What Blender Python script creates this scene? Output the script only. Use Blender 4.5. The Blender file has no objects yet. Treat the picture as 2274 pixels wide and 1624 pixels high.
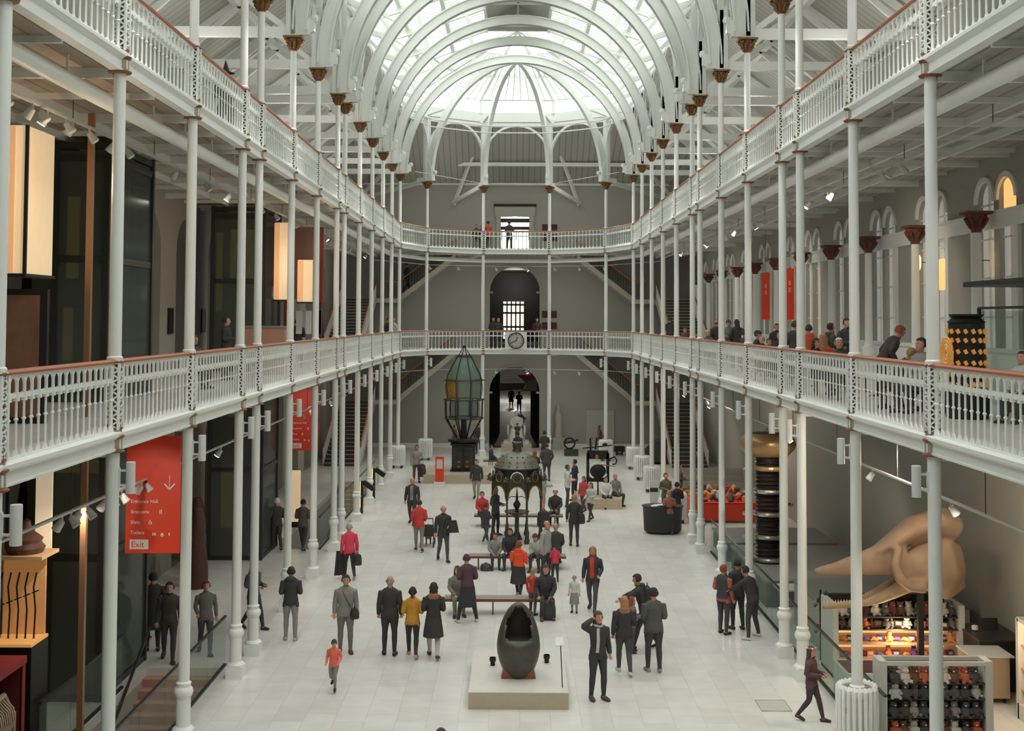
import bpy, math, random
import numpy as np
from mathutils import Vector, Matrix
PI=math.pi; RND=random.Random(11)
SC=bpy.context.scene; COL=SC.collection
sin,cos=math.sin,math.cos
def lin(c):
    return tuple((x/12.92 if x<=.04045 else ((x+.055)/1.055)**2.4) for x in c)
def rgb(*c): return lin([x/255 for x in c])
MATS={}
def mat(key,col=(200,200,195),rough=.55,metal=0.,var=.05,scale=6.,emit=0.,ecol=None,bump=0.,trans=0.,alpha=1.):
    """Principled material whose base colour drifts slightly with a noise texture."""
    if key in MATS: return MATS[key]
    m=bpy.data.materials.new(key); m.use_nodes=True; nt=m.node_tree; b=nt.nodes['Principled BSDF']
    c=rgb(*col)
    b.inputs['Roughness'].default_value=rough; b.inputs['Metallic'].default_value=metal
    if var>0:
        tc=nt.nodes.new('ShaderNodeTexCoord'); n=nt.nodes.new('ShaderNodeTexNoise'); n.inputs['Scale'].default_value=scale
        nt.links.new(tc.outputs['Object'],n.inputs['Vector'])
        mx=nt.nodes.new('ShaderNodeMix'); mx.data_type='RGBA'
        mx.inputs[6].default_value=(*[x*(1-var) for x in c],1); mx.inputs[7].default_value=(*[min(1,x*(1+var)) for x in c],1)
        nt.links.new(n.outputs['Fac'],mx.inputs[0]); nt.links.new(mx.outputs[2],b.inputs['Base Color'])
        if bump>0:
            bp=nt.nodes.new('ShaderNodeBump'); bp.inputs['Strength'].default_value=bump; bp.inputs['Distance'].default_value=.02
            nt.links.new(n.outputs['Fac'],bp.inputs['Height']); nt.links.new(bp.outputs['Normal'],b.inputs['Normal'])
    else: b.inputs['Base Color'].default_value=(*c,1)
    if emit>0:
        b.inputs['Emission Color'].default_value=(*rgb(*(ecol or col)),1); b.inputs['Emission Strength'].default_value=emit
    if trans>0: b.inputs['Transmission Weight'].default_value=trans
    if alpha<1: b.inputs['Alpha'].default_value=alpha
    MATS[key]=m; return m
def glass(key,col=(210,225,220),mixf=.25,rough=.05):
    """Thin pane: mostly transparent with a tinted gloss."""
    if key in MATS: return MATS[key]
    m=bpy.data.materials.new(key); m.use_nodes=True; nt=m.node_tree; nt.nodes.remove(nt.nodes['Principled BSDF'])
    o=nt.nodes['Material Output']; t=nt.nodes.new('ShaderNodeBsdfTransparent'); t.inputs[0].default_value=(*rgb(*col),1)
    g=nt.nodes.new('ShaderNodeBsdfPrincipled'); g.inputs['Base Color'].default_value=(*rgb(*col),1); g.inputs['Roughness'].default_value=rough
    mx=nt.nodes.new('ShaderNodeMixShader'); mx.inputs[0].default_value=mixf
    nt.links.new(t.outputs[0],mx.inputs[1]); nt.links.new(g.outputs[0],mx.inputs[2]); nt.links.new(mx.outputs[0],o.inputs[0])
    MATS[key]=m; return m
def boards(key,c1,c2,axis,period,rough=.7):
    """Boarding: planks of one colour with a narrow groove every period metres along an axis."""
    m=bpy.data.materials.new(key); m.use_nodes=True; nt=m.node_tree; b=nt.nodes['Principled BSDF']; b.inputs['Roughness'].default_value=rough
    tc=nt.nodes.new('ShaderNodeTexCoord'); sp=nt.nodes.new('ShaderNodeSeparateXYZ'); nt.links.new(tc.outputs['Object'],sp.inputs[0])
    d=nt.nodes.new('ShaderNodeMath'); d.operation='DIVIDE'; d.inputs[1].default_value=period; nt.links.new(sp.outputs[axis],d.inputs[0])
    f=nt.nodes.new('ShaderNodeMath'); f.operation='FRACT'; nt.links.new(d.outputs[0],f.inputs[0])
    g=nt.nodes.new('ShaderNodeMath'); g.operation='LESS_THAN'; g.inputs[1].default_value=.12; nt.links.new(f.outputs[0],g.inputs[0])
    mx=nt.nodes.new('ShaderNodeMix'); mx.data_type='RGBA'; mx.inputs[6].default_value=(*rgb(*c1),1); mx.inputs[7].default_value=(*rgb(*c2),1)
    nt.links.new(g.outputs[0],mx.inputs[0]); nt.links.new(mx.outputs[2],b.inputs['Base Color'])
    MATS[key]=m; return m
def tiles(key,c1,c2,cm,w=.9,h=.6):
    m=bpy.data.materials.new(key); m.use_nodes=True; nt=m.node_tree; b=nt.nodes['Principled BSDF']; b.inputs['Roughness'].default_value=.32
    tc=nt.nodes.new('ShaderNodeTexCoord'); br=nt.nodes.new('ShaderNodeTexBrick')
    mp=nt.nodes.new('ShaderNodeMapping'); mp.inputs['Rotation'].default_value=(0,0,PI/2)
    nt.links.new(tc.outputs['Object'],mp.inputs[0]); nt.links.new(mp.outputs[0],br.inputs['Vector'])
    br.inputs['Color1'].default_value=(*rgb(*c1),1); br.inputs['Color2'].default_value=(*rgb(*c2),1); br.inputs['Mortar'].default_value=(*rgb(*cm),1)
    br.inputs['Scale'].default_value=1; br.inputs['Mortar Size'].default_value=.008; br.inputs['Brick Width'].default_value=w; br.inputs['Row Height'].default_value=h; br.inputs['Bias'].default_value=0
    n=nt.nodes.new('ShaderNodeTexNoise'); n.inputs['Scale'].default_value=2.2; n.inputs['Detail'].default_value=6; nt.links.new(tc.outputs['Object'],n.inputs['Vector'])
    cr=nt.nodes.new('ShaderNodeMapRange'); cr.inputs[3].default_value=.86; cr.inputs[4].default_value=1.1; nt.links.new(n.outputs['Fac'],cr.inputs[0])
    mu=nt.nodes.new('ShaderNodeVectorMath'); mu.operation='SCALE'; nt.links.new(br.outputs['Color'],mu.inputs[0]); nt.links.new(cr.outputs[0],mu.inputs['Scale'])
    nt.links.new(mu.outputs[0],b.inputs['Base Color']); MATS[key]=m; return m
white=mat('white_paint',(240,242,237),.45,var=.03); white2=mat('white_roof_paint',(228,230,225),.5,var=.02)
gilt=mat('gilded_iron',(140,100,62),.5,metal=.25,var=.25,scale=25); rust=mat('brown_collar_paint',(134,86,64),.5,var=.15)
wood=mat('varnished_handrail',(176,98,66),.4,var=.1,scale=10); wallm=mat('grey_wall_paint',(172,171,161),.8,var=.03)
dark=mat('black_iron',(38,38,36),.45,metal=.3,var=.2,scale=20); stone=mat('pale_stone',(190,176,152),.7,var=.08,scale=20)
steel=mat('dark_steel',(70,70,66),.4,metal=.5); greyw=mat('grey_wood',(150,146,136),.6,var=.1,scale=15); redm=mat('sign_red',(226,66,42),.5,var=.02)
paper=mat('white_paper',(232,232,226),.6,var=.02); balg=glass('clear_glass',(238,244,240),.06); darkg=glass('smoked_glass',(150,158,150),.3,.08)  # smoked glass tint raised to imitate its grey-green reflections
class MB:
    def __init__(s): s.v=[]; s.f=[]; s.m=[]; s.ms=[]
    def add(s,vs,fs,m):
        if m not in s.ms: s.ms.append(m)
        k=s.ms.index(m); n=len(s.v); s.v.extend([tuple(v) for v in vs]); s.f.extend([tuple(i+n for i in f) for f in fs]); s.m.extend([k]*len(fs)); return s
    def box(s,c,d,m,rz=0,rx=0,ry=0):
        M=Matrix.Translation(c)@Matrix.Rotation(rz,4,'Z')@Matrix.Rotation(ry,4,'Y')@Matrix.Rotation(rx,4,'X')
        vs=[M@Vector((x*d[0]/2,y*d[1]/2,z*d[2]/2)) for x in(-1,1) for y in(-1,1) for z in(-1,1)]
        return s.add(vs,[(0,1,3,2),(4,6,7,5),(0,4,5,1),(2,3,7,6),(0,2,6,4),(1,5,7,3)],m)
    def bb(s,x0,x1,y0,y1,z0,z1,m): return s.box(((x0+x1)/2,(y0+y1)/2,(z0+z1)/2),(x1-x0,y1-y0,z1-z0),m)
    def bar(s,a,b,w,h,m):
        a=Vector(a);b=Vector(b);d=(b-a).normalized(); up=Vector((0,0,1)) if abs(d.z)<.95 else Vector((0,1,0))
        u=d.cross(up).normalized(); t=u.cross(d)
        vs=[p+u*(i*w/2)+t*(j*h/2) for p in(a,b) for i,j in((-1,-1),(1,-1),(1,1),(-1,1))]
        return s.add(vs,[(3,2,1,0),(4,5,6,7),(0,1,5,4),(1,2,6,5),(2,3,7,6),(3,0,4,7)],m)
    def tube(s,pts,r,m,n=8,cap=True,close=False):
        pts=[Vector(p) for p in pts]; N=len(pts); rr=r if isinstance(r,(list,tuple)) else [r]*N
        vs=[]; pu=None
        for i,p in enumerate(pts):
            if close: d=pts[(i+1)%N]-pts[i-1]
            else: d=pts[min(i+1,N-1)]-pts[max(i-1,0)]
            if d.length<1e-9: d=Vector((0,0,1))
            d.normalize()
            if pu is None:
                a=Vector((1,0,0)) if abs(d.x)<.9 else Vector((0,1,0)); u=(a-d*a.dot(d)).normalized()
            else:
                u=pu-d*pu.dot(d); u=u.normalized() if u.length>1e-6 else d.orthogonal().normalized()
            pu=u; w=d.cross(u); q=rr[i]; qx,qy=q if isinstance(q,(tuple,list)) else (q,q)
            vs+= [p+u*(cos(2*PI*k/n)*qx)+w*(sin(2*PI*k/n)*qy) for k in range(n)]
        fs=[]; L=N if close else N-1
        for i in range(L):
            a=i*n; b=((i+1)%N)*n
            for k in range(n): k2=(k+1)%n; fs.append((a+k,a+k2,b+k2,b+k))
        if cap and not close: fs+=[tuple(reversed(range(n))),tuple(range((N-1)*n,N*n))]
        return s.add(vs,fs,m)
    def lathe(s,prof,m,n=16,c=(0,0,0),sx=1,sy=1,a0=0,a1=2*PI):
        full=abs(a1-a0-2*PI)<1e-6; K=n if full else n+1; vs=[];fs=[]
        for r,z in prof:
            for k in range(K):
                a=a0+(a1-a0)*k/n; vs.append((c[0]+r*cos(a)*sx,c[1]+r*sin(a)*sy,c[2]+z))
        for i in range(len(prof)-1):
            for k in range(n):
                k2=(k+1)%K if full else k+1; fs.append((i*K+k,i*K+k2,(i+1)*K+k2,(i+1)*K+k))
        if full:
            if prof[0][0]>1e-4: fs.append(tuple(reversed(range(K))))
            if prof[-1][0]>1e-4: fs.append(tuple(range((len(prof)-1)*K,len(prof)*K)))
        return s.add(vs,fs,m)
    def prism(s,poly,fn,t0,t1,m):
        """Extrude a 2D polygon; fn(u,v,t) gives the 3D point."""
        n=len(poly); vs=[fn(u,v,t0) for u,v in poly]+[fn(u,v,t1) for u,v in poly]
        return s.add(vs,[tuple(range(n)),tuple(reversed(range(n,2*n)))]+[(k,n+k,n+(k+1)%n,(k+1)%n) for k in range(n)],m)
    def strip(s,A,B,fn,t0,t1,m):
        """Solid band between two polylines of equal length."""
        n=len(A); vs=[fn(*p,t) for t in(t0,t1) for p in A+B]; fs=[]
        for k in range(n-1):
            fs+=[(k,k+1,n+k+1,n+k),(2*n+k,3*n+k,3*n+k+1,2*n+k+1),(k,2*n+k,2*n+k+1,k+1),(n+k,n+k+1,3*n+k+1,3*n+k)]
        fs+=[(0,n,3*n,2*n),(n-1,3*n-1,4*n-1,2*n-1)]
        return s.add(vs,fs,m)
    def mesh(s,name,sm=True):
        me=bpy.data.meshes.new(name); me.from_pydata(s.v,[],s.f)
        for m in s.ms: me.materials.append(m)
        me.polygons.foreach_set('material_index',s.m)
        me.update()
        if sm: me.shade_smooth(); me.set_sharp_from_angle(angle=math.radians(38))
        return me
    def build(s,name,parent=None,loc=None,rz=0,sm=True): return obj(name,s.mesh(name,sm),parent,loc,rz)
def obj(name,me,parent=None,loc=None,rz=0):
    o=bpy.data.objects.new(name,me); COL.objects.link(o)
    if parent: o.parent=parent
    if loc is not None: o.location=loc
    if rz: o.rotation_euler=(0,0,rz)
    return o
def tag(o,label=None,cat=None,group=None,kind=None):
    for k,v in(('label',label),('category',cat),('group',group),('kind',kind)):
        if v: o[k]=v
    return o
def thing(name,label,cat,loc=(0,0,0),rz=0,group=None,sc=None):
    o=obj(name,None,None,loc,rz); o.empty_display_size=.1
    if sc: o.scale=(sc,)*3
    return tag(o,label,cat,group)
def struct(name,mb,loc=None,rz=0): return tag(mb.build(name,None,loc,rz),kind='structure')
def dup(r,loc,rz=0,label=None,cat=None,group=None,parent=None):
    n=r.copy(); COL.objects.link(n); n.parent=parent
    if parent is None: n.location=loc; n.rotation_euler=(0,0,rz)
    if label: n['label']=label
    if group: n['group']=group
    for ch in r.children: dup(ch,None,parent=n)
    return n
ORD=['first','second','third','fourth','fifth','sixth','seventh','eighth','ninth','tenth','eleventh','twelfth','thirteenth','fourteenth','fifteenth','sixteenth']
FONT=None
def text(s,size,m,name='lettering',depth=.004,align='LEFT',parent=None,loc=(0,0,0),rot=(PI/2,0,0)):
    cu=bpy.data.curves.new(name,'FONT'); cu.body=s; cu.size=size; cu.extrude=depth; cu.align_x=align
    o=bpy.data.objects.new(name,cu); COL.objects.link(o); bpy.context.view_layer.update()
    me=bpy.data.meshes.new_from_object(o.evaluated_get(bpy.context.evaluated_depsgraph_get())); bpy.data.objects.remove(o)
    me.materials.clear(); me.materials.append(m)
    q=obj(name,me,parent,loc); q.rotation_euler=rot; return q
# ------------------------------------------------------------------ layout
XC=6.17; D0=63.94; RA=6.17; YS=[]
B,G=4.203,1.78
for b,g in[(0,0),(1,0),(2,0),(3,0),(4,0),(5,0),(5,1),(6,1),(7,1),(8,1),(8,2),(9,2),(10,2),(11,2),(12,2),(12,3)]: YS.append(D0-b*B-g*G)
APX=[(-RA*cos(PI*k/5),D0+RA*sin(PI*k/5)) for k in range(1,5)]
ZG,ZM,ZU=0.,6.06,11.8      # floors
XW=10.8; YB=74.2
# ------------------------------------------------------------------ floors, walls, ceilings
ft=tiles('stone_floor_tiles',(226,225,219),(217,215,208),(206,204,197)); ftw=tiles('warm_floor_tiles',(206,190,168),(198,181,160),(170,155,135))
F=MB()
VO=[(-8.3,-6.65,4,27.4),(-8.3,-6.75,41.4,58.5)]   # stairwell openings in the left aisle
F.bb(-6.65,XW,-8,YB,-.2,0,ft); F.bb(-XW,-8.3,-8,YB,-.2,0,ft)
F.bb(-8.3,-6.65,27.4,41.4,-.2,0,ft); F.bb(-8.3,-6.65,58.5,YB,-.2,0,ft); F.bb(-8.3,-6.65,-8,4,-.2,0,ft); F.bb(-6.75,-6.65,41.4,58.5,-.2,0,ft)
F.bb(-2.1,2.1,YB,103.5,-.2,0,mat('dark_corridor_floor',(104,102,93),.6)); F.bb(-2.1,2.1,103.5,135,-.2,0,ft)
struct('floor',F)
S_=MB(); 
for x0,x1,y0,y1 in VO:
    S_.bb(x0-.15,x0,y0,y1,-4,-.2,wallm); S_.bb(x1,x1+.15,y0,y1,-4,-.2,wallm); S_.bb(x0,x1,y0-.15,y0,-4,-.2,wallm); S_.bb(x0,x1,y1,y1+.15,-4,-.2,wallm)
    S_.bb(x0-.15,x1+.15,y0-.15,y1+.15,-4.2,-4,ftw)
struct('wall_basement',S_)
# gallery slabs: side strips plus the polygon round the apse
apo=[(-XC-.02,D0)]+APX+[(XC+.02,D0)]
def scaled(k): return [(x*k,D0+(y-D0)*k) for x,y in apo]
bo=boards('gallery_soffit_boards',(182,179,171),(138,134,126),0,.32); bl=boards('gallery_soffit_boards_left',(184,170,154),(140,126,112),0,.32)
for nm,z in(('floor_middle_gallery',ZM),('floor_upper_gallery',ZU)):
    s=MB(); 
    for sg in(-1,1):
        xa,xb=sorted((sg*(XC+.06),sg*XW)); s.bb(xa,xb,-8,D0,z-.12,z,ft if z==ZM else greyw)
    pl=scaled(1.01)
    A=[(-XW,D0)]+[(x,y) for x,y in pl]+[(XW,D0)]
    Bq=[(-XW,YB),(-XW+.01,YB)]+[(pl[k][0],YB) for k in range(1,5)]+[(XW-.01,YB),(XW,YB)]
    s.strip(A,Bq,lambda u,v,t:(u,v,t),z-.12,z,ft if z==ZM else greyw)
    struct(nm,s)
    c=MB()
    for sg in(-1,1):
        xa,xb=sorted((sg*(XC+.1),sg*XW)); c.bb(xa,xb,-8,D0,z-.2,z-.121,bl if sg<0 else bo)
    c.strip(A,Bq,lambda u,v,t:(u,v,t),z-.2,z-.121,bo); struct('ceiling_below_'+nm[6:],c)
# soffit beams
for k,z in enumerate((ZM,ZU)):
    s=MB()
    for sg in(-1,1):
        for y in YS:
            s.bb(*sorted((sg*(XC+.1),sg*XW)),y-.04,y+.04,z-.36,z-.2,white)
            if y>8: s.bb(*sorted((sg*(XC+.1),sg*XW)),y-2.14,y-2.08,z-.3,z-.2,white)
        for x in(7.1,8.3,9.5): s.bb(sg*x-.04,sg*x+.04,-8,YB-2.2,z-.34,z-.2,white)
    for x,y in APX: s.bar((x,y,z-.28),(x*1.55,YB,z-.28),.08,.16,white)
    struct('trim_soffit_beams_%s'%('middle','upper')[k],s)
# walls with arched openings
def archwall(mb,u0,u1,z0,z1,ops,place,t,m,seg=12):
    """Wall in (u,z) of thickness t with round-headed openings (centre, width, sill, spring)."""
    cur=u0
    P=lambda poly:mb.prism(poly,place,0,t,m)
    for uc,w,zs,zp in ops:
        a,b=uc-w/2,uc+w/2; P([(cur,z0),(a,z0),(a,z1),(cur,z1)])
        if zs>z0: P([(a,z0),(b,z0),(b,zs),(a,zs)])
        r=w/2; arc=[(uc-r*cos(PI*k/seg),zp+r*sin(PI*k/seg)) for k in range(seg+1)]
        mb.strip(arc,[(p[0],z1) for p in arc],place,0,t,m); cur=b
    P([(cur,z0),(u1,z0),(u1,z1),(cur,z1)])
lw=MB(); arches=[]
yy=[19.4+4.0*i for i in range(13)]
archwall(lw,-8,YB+.5,ZM,ZU-.1,[(y,2.3,ZM,9.85) for y in yy],lambda u,v,t:(-XW-t,u,v),.7,wallm)
archwall(lw,-8,YB+.5,-4,ZM,[(y,2.3,0,3.6) for y in yy],lambda u,v,t:(-XW-t,u,v),.7,wallm)
lw.bb(-XW-.7,-XW,-8,YB+.5,ZU-.1,16.2,wallm); struct('wall_left',lw)
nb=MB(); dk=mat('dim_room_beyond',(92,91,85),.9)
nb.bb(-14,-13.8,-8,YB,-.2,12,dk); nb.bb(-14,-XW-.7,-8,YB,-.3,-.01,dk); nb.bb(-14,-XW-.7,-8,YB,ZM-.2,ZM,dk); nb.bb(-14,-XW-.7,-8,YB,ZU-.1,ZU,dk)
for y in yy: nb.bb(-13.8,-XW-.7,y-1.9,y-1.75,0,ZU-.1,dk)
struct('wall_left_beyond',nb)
rw=MB()
wy=[27.5+4.203*i for i in range(-2,11)]
ops=[]
for y in wy: ops+=[(y-.62,.95,ZM+2.9-1.9,10.55),(y+.62,.95,ZM+2.9-1.9,10.55)]
archwall(rw,-8,YB+.5,ZM,ZU-.1,ops,lambda u,v,t:(XW+t,u,v),.5,wallm)
rw.bb(XW,XW+.5,-8,YB+.5,-.2,ZM,wallm); rw.bb(XW,XW+.5,-8,YB+.5,ZU-.1,16.2,wallm); struct('wall_right',rw)
# right wall: window panes, white entablature, dado, colonnettes
wp=mat('frosted_window_panel',(214,214,206),.5,emit=.05); wg=mat('amber_window_glass',(226,178,116),.4,emit=.25,ecol=(240,180,110))
for i,y in enumerate(wy):
    w=MB(); w.bb(XW+.12,XW+.16,y-1.15,y+1.15,ZM+1,11.2,wp)
    for yc in(y-.62,y+.62):
        w.bb(XW+.07,XW+.12,yc-.02,yc+.02,ZM+1,11,white)
        for z in(7.9,8.8,9.7,10.5): w.bb(XW+.07,XW+.12,yc-.46,yc+.46,z-.02,z+.02,white)
    if i in(2,3): w.bb(XW+.05,XW+.07,y-.95,y-.3,8.6 if i==3 else 10.3,9.4 if i==3 else 11.0,wg)
    tag(w.build('window_%d'%(i+1)),kind='structure')
t=MB(); t.bb(XW-.1,XW,-8,YB,9.9,10.22,white); t.bb(XW-.14,XW,-8,YB,10.22,10.3,white); t.bb(XW-.08,XW,-8,YB,ZM,7.1,white); t.bb(XW-.12,XW,-8,YB,7.1,7.2,white); t.bb(XW-.05,XW,-8,YB,ZM,ZM+.25,white)
for y in wy:
    for yc in(y-.62,y+.62): t.strip([(yc-.475*cos(PI*k/12),10.55+.475*sin(PI*k/12)) for k in range(13)],[(yc-.6*cos(PI*k/12),10.55+.6*sin(PI*k/12)) for k in range(13)],lambda u,v,q:(XW-q,u,v),0,.06,white)
    for d in(-1.25,1.25): t.bb(XW-.09,XW,y+d-.1,y+d+.1,7.2,9.9,white)
struct('trim_right_wall',t)
cn=None; capm=mat('brown_capital',(106,62,48),.6,var=.2)
for i,y in enumerate(wy):
    lab='white colonnette with brown capital on the right gallery wall, %s from the near end'%ORD[i]
    if cn is None:
        cn=thing('colonnette',lab,'column',(XW-.46,y,ZM),0,'wall colonnettes of the right middle gallery')
        MB().lathe([(.2,0),(.2,.95),(.15,1.0),(.12,1.1)],white,14).build('base',cn)
        MB().lathe([(.115,1.1),(.1,3.75)],white,14).build('shaft',cn)
        q=MB(); q.lathe([(.11,3.75),(.13,3.8),(.13,3.85),(.17,3.95),(.25,4.1),(.25,4.18)],capm,8); q.box((0,0,4.2),(.56,.56,.06),capm)
        for k in range(8):
            a=k*PI/4; q.tube([(.13*cos(a),.13*sin(a),3.85),(.2*cos(a),.2*sin(a),3.98),(.27*cos(a),.27*sin(a),4.08)],[.03,.05,.03],capm,5)
        q.build('capital',cn)
    else: dup(cn,(XW-.46,y,ZM),0,lab)
# back wall with arches on two levels, upper doorway
bw=MB(); PB=lambda u,v,t:(u,YB+t,v)
archwall(bw,-XW-.7,XW+.7,-.2,ZM,[(-.07,3.05,0,3.4)],PB,.5,wallm)
archwall(bw,-XW-.7,XW+.7,ZM,ZU-.1,[(-.07,3.05,ZM,9.5)],PB,.5,wallm)
bw.prism([(-XW,ZU-.1),(-.95,ZU-.1),(-.95,14.1),(-XW,14.1)],PB,0,.5,wallm); bw.prism([(XW,ZU-.1),(.8,ZU-.1),(.8,14.1),(XW,14.1)],PB,0,.5,wallm)
bw.prism([(-XW,14.1),(XW,14.1),(XW,16.1),(-XW,16.1)],PB,0,.5,wallm); struct('wall_back',bw)
t=MB()
for z0,z1,dd in((0,.25,.05),):
    t.bb(-XW,-1.6,YB-dd,YB,z0,z1,white); t.bb(1.46,XW,YB-dd,YB,z0,z1,white)
t.bb(-XW,XW,YB-.12,YB,16.0,16.14,white)
for z,zp in((0,3.4),(ZM,9.5)):   # archivolt rims
    r=1.525; arc=[(-.07-r*cos(PI*k/16),zp+r*sin(PI*k/16)) for k in range(17)]; arc2=[(-.07-(r+.12)*cos(PI*k/16),zp+(r+.12)*sin(PI*k/16)) for k in range(17)]
    t.strip(arc,arc2,lambda u,v,q:(u,YB-q,v),0,.05,wallm)
    for x in(-1.6,1.45): t.bb(x-.2,x+.2,YB-.06,YB,zp-.12,zp,wallm)
struct('trim_back_wall',t)
d=MB(); fr=mat('doorway_frame',(178,177,166),.6)
for sx in(-1,1): d.bb(-.075+sx*1.02-.13,-.075+sx*1.02+.13,YB-.14,YB,ZU,14.7,fr)
d.bb(-1.3,1.15,YB-.16,YB,14.1,14.7,fr); d.bb(-1.38,1.23,YB-.22,YB,14.7,14.85,dark)
d.bb(-1.0,.85,YB+2.5,YB+2.6,ZU,14.3,mat('landing_window_daylight',(206,206,196),.5,emit=.35))
d.bb(-1.0,.85,YB+.3,YB+.35,13.3,13.5,dark); d.bb(-1.0,.85,YB+.3,YB+.35,13.75,14.0,steel); 
for x in(-.9,-.45,0,.4,.78): d.bb(x-.02,x+.02,YB+.5,YB+.54,ZU+.9,13.3,dark)
d.bb(-.95,.8,YB,YB+2.5,ZU-.1,ZU,greyw); d.bb(-1.1,-.95,YB+.5,YB+2.5,ZU,14.3,wallm); d.bb(.8,.95,YB+.5,YB+2.5,ZU,14.3,wallm)
struct('door_upper',d)
# corridor behind the arches
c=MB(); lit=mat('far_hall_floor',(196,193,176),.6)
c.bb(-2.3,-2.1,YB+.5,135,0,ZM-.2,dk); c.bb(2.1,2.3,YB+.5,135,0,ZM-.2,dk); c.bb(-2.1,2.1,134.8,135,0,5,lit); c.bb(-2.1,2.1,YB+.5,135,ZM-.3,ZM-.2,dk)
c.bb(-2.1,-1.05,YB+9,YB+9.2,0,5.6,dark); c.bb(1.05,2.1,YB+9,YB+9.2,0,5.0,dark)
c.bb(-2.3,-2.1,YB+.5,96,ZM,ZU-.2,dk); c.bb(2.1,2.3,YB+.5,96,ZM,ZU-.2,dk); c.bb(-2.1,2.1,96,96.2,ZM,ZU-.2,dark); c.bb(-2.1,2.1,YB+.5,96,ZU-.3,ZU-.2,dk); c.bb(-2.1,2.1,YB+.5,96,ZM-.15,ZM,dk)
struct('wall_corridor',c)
w=MB(); wl=mat('lit_far_window',(224,224,212),.5,emit=.25,ecol=(230,230,218))
w.bb(-1.0,.72,95.9,95.95,ZM+.2,9.2,wl)
for i in range(6): w.bb(-1.0+.344*i-.05,-1.0+.344*i+.05,95.8,95.9,ZM+.2,9.2,dark)
for z in(7.2,8.3,8.95): w.bb(-1.0,.72,95.8,95.9,z-.07,z+.07,dark)
tag(w.build('window_far_middle'),kind='structure')
h=thing('hanging_canopy','pale and terracotta sail panels hung in the arch behind the white seated statue','hanging',(0,0,0))
for k,(p,m) in enumerate([([(-1.0,4.45),(.7,4.85),(.9,4.6),(-.9,4.38)],paper),([(-.8,3.85),(.6,3.75),(-.8,4.05)],paper),([(.1,4.2),(1.3,4.15),(1.35,3.9),(.6,3.75)],mat('terracotta_cloth',(160,98,76),.7)),([(.55,3.7),(1.4,3.95),(1.45,3.1),(.3,3.1),(.7,3.4)],mat('pale_sail',(178,182,174),.7)),([(-1.05,3.1),(.5,3.2),(.7,3.6),(-1.05,3.6)],mat('grey_sail',(128,126,118),.7))]):
    MB().prism(p,lambda u,v,t:(u,78+.5*k+t+u*.2,v),0,.04,m).build('panel',h)
# near end wall and side closing so the hall is a closed room behind the camera
e=MB(); e.bb(-XW-.7,XW+.5,-8.3,-8,-.2,23,wallm); struct('wall_front',e)
# ------------------------------------------------------------------ roof
rb=boards('aisle_roof_boards',(214,214,206),(168,167,158),1,.36); ab=boards('apse_roof_boards',(184,183,175),(140,139,131),0,.36)
s=MB()
for sg in(-1,1):
    s.prism([(sg*6.6,19.35),(sg*(XW+.4),15.9),(sg*(XW+.4),16.05),(sg*6.6,19.5)],lambda u,v,t:(u,t,v),-8,D0+1.5,rb)
o2=scaled(1.1); pts=[(-6.8,D0)]+[(x,y) for x,y in o2[1:5]]+[(6.8,D0)]
out=[(-XW-.4,D0)]+[(-9.5,YB+.2),(-3,YB+.2),(3,YB+.2),(9.5,YB+.2)]+[(XW+.4,D0)]
vs=[(x,y,19.3) for x,y in pts]+[(x,y,15.95) for x,y in out]; 
s.add(vs,[(k,k+1,7+k,6+k) for k in range(5)],ab); s.add([(-XW-.4,D0,15.95),(-XW-.4,YB+.2,15.95),(-9.5,YB+.2,15.95),(XW+.4,D0,15.95),(XW+.4,YB+.2,15.95),(9.5,YB+.2,15.95)],[(0,1,2),(3,5,4)],ab)
struct('ceiling_aisle_roof',s)
s=MB()   # purlins and trusses of the aisle roofs
for sg in(-1,1):
    s.bb(*sorted((sg*8.6,sg*8.8)),-8,D0+2,17.35,17.6,white); s.bb(*sorted((sg*(XW-.3),sg*XW)),-8,YB,15.8,16.0,white)
    for i,y in enumerate(YS):
        s.bb(*sorted((sg*6.3,sg*XW)),y-.09,y+.09,15.45,15.72,white)
        s.bar((sg*6.4,y,15.7),(sg*8.7,y,17.45),.12,.16,white); s.bar((sg*10.5,y,15.75),(sg*8.6,y,17.4),.12,.16,white)
        s.bar((sg*6.4,y,19.15),(sg*XW,y,15.95),.14,.2,white)
for k,(x,y) in enumerate(APX):
    q=Vector((x*1.0,y,0)); e_=Vector((x*1.75,YB,0))
    s.bar((x,y,15.6),(x*1.12,y+.6,15.6),.14,.25,white); 
    s.bar((x,y,15.55),(x*2.05,YB-.3,14.9),.14,.22,white); s.bar((x*2.0,YB-.3,14.8),(x*1.25,YB-2.0,18.3),.14,.2,white)
s.bar((-9.6,YB-1.6,17.1),(9.6,YB-1.6,17.1),.12,.22,white)
struct('trim_aisle_trusses',s)
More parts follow.
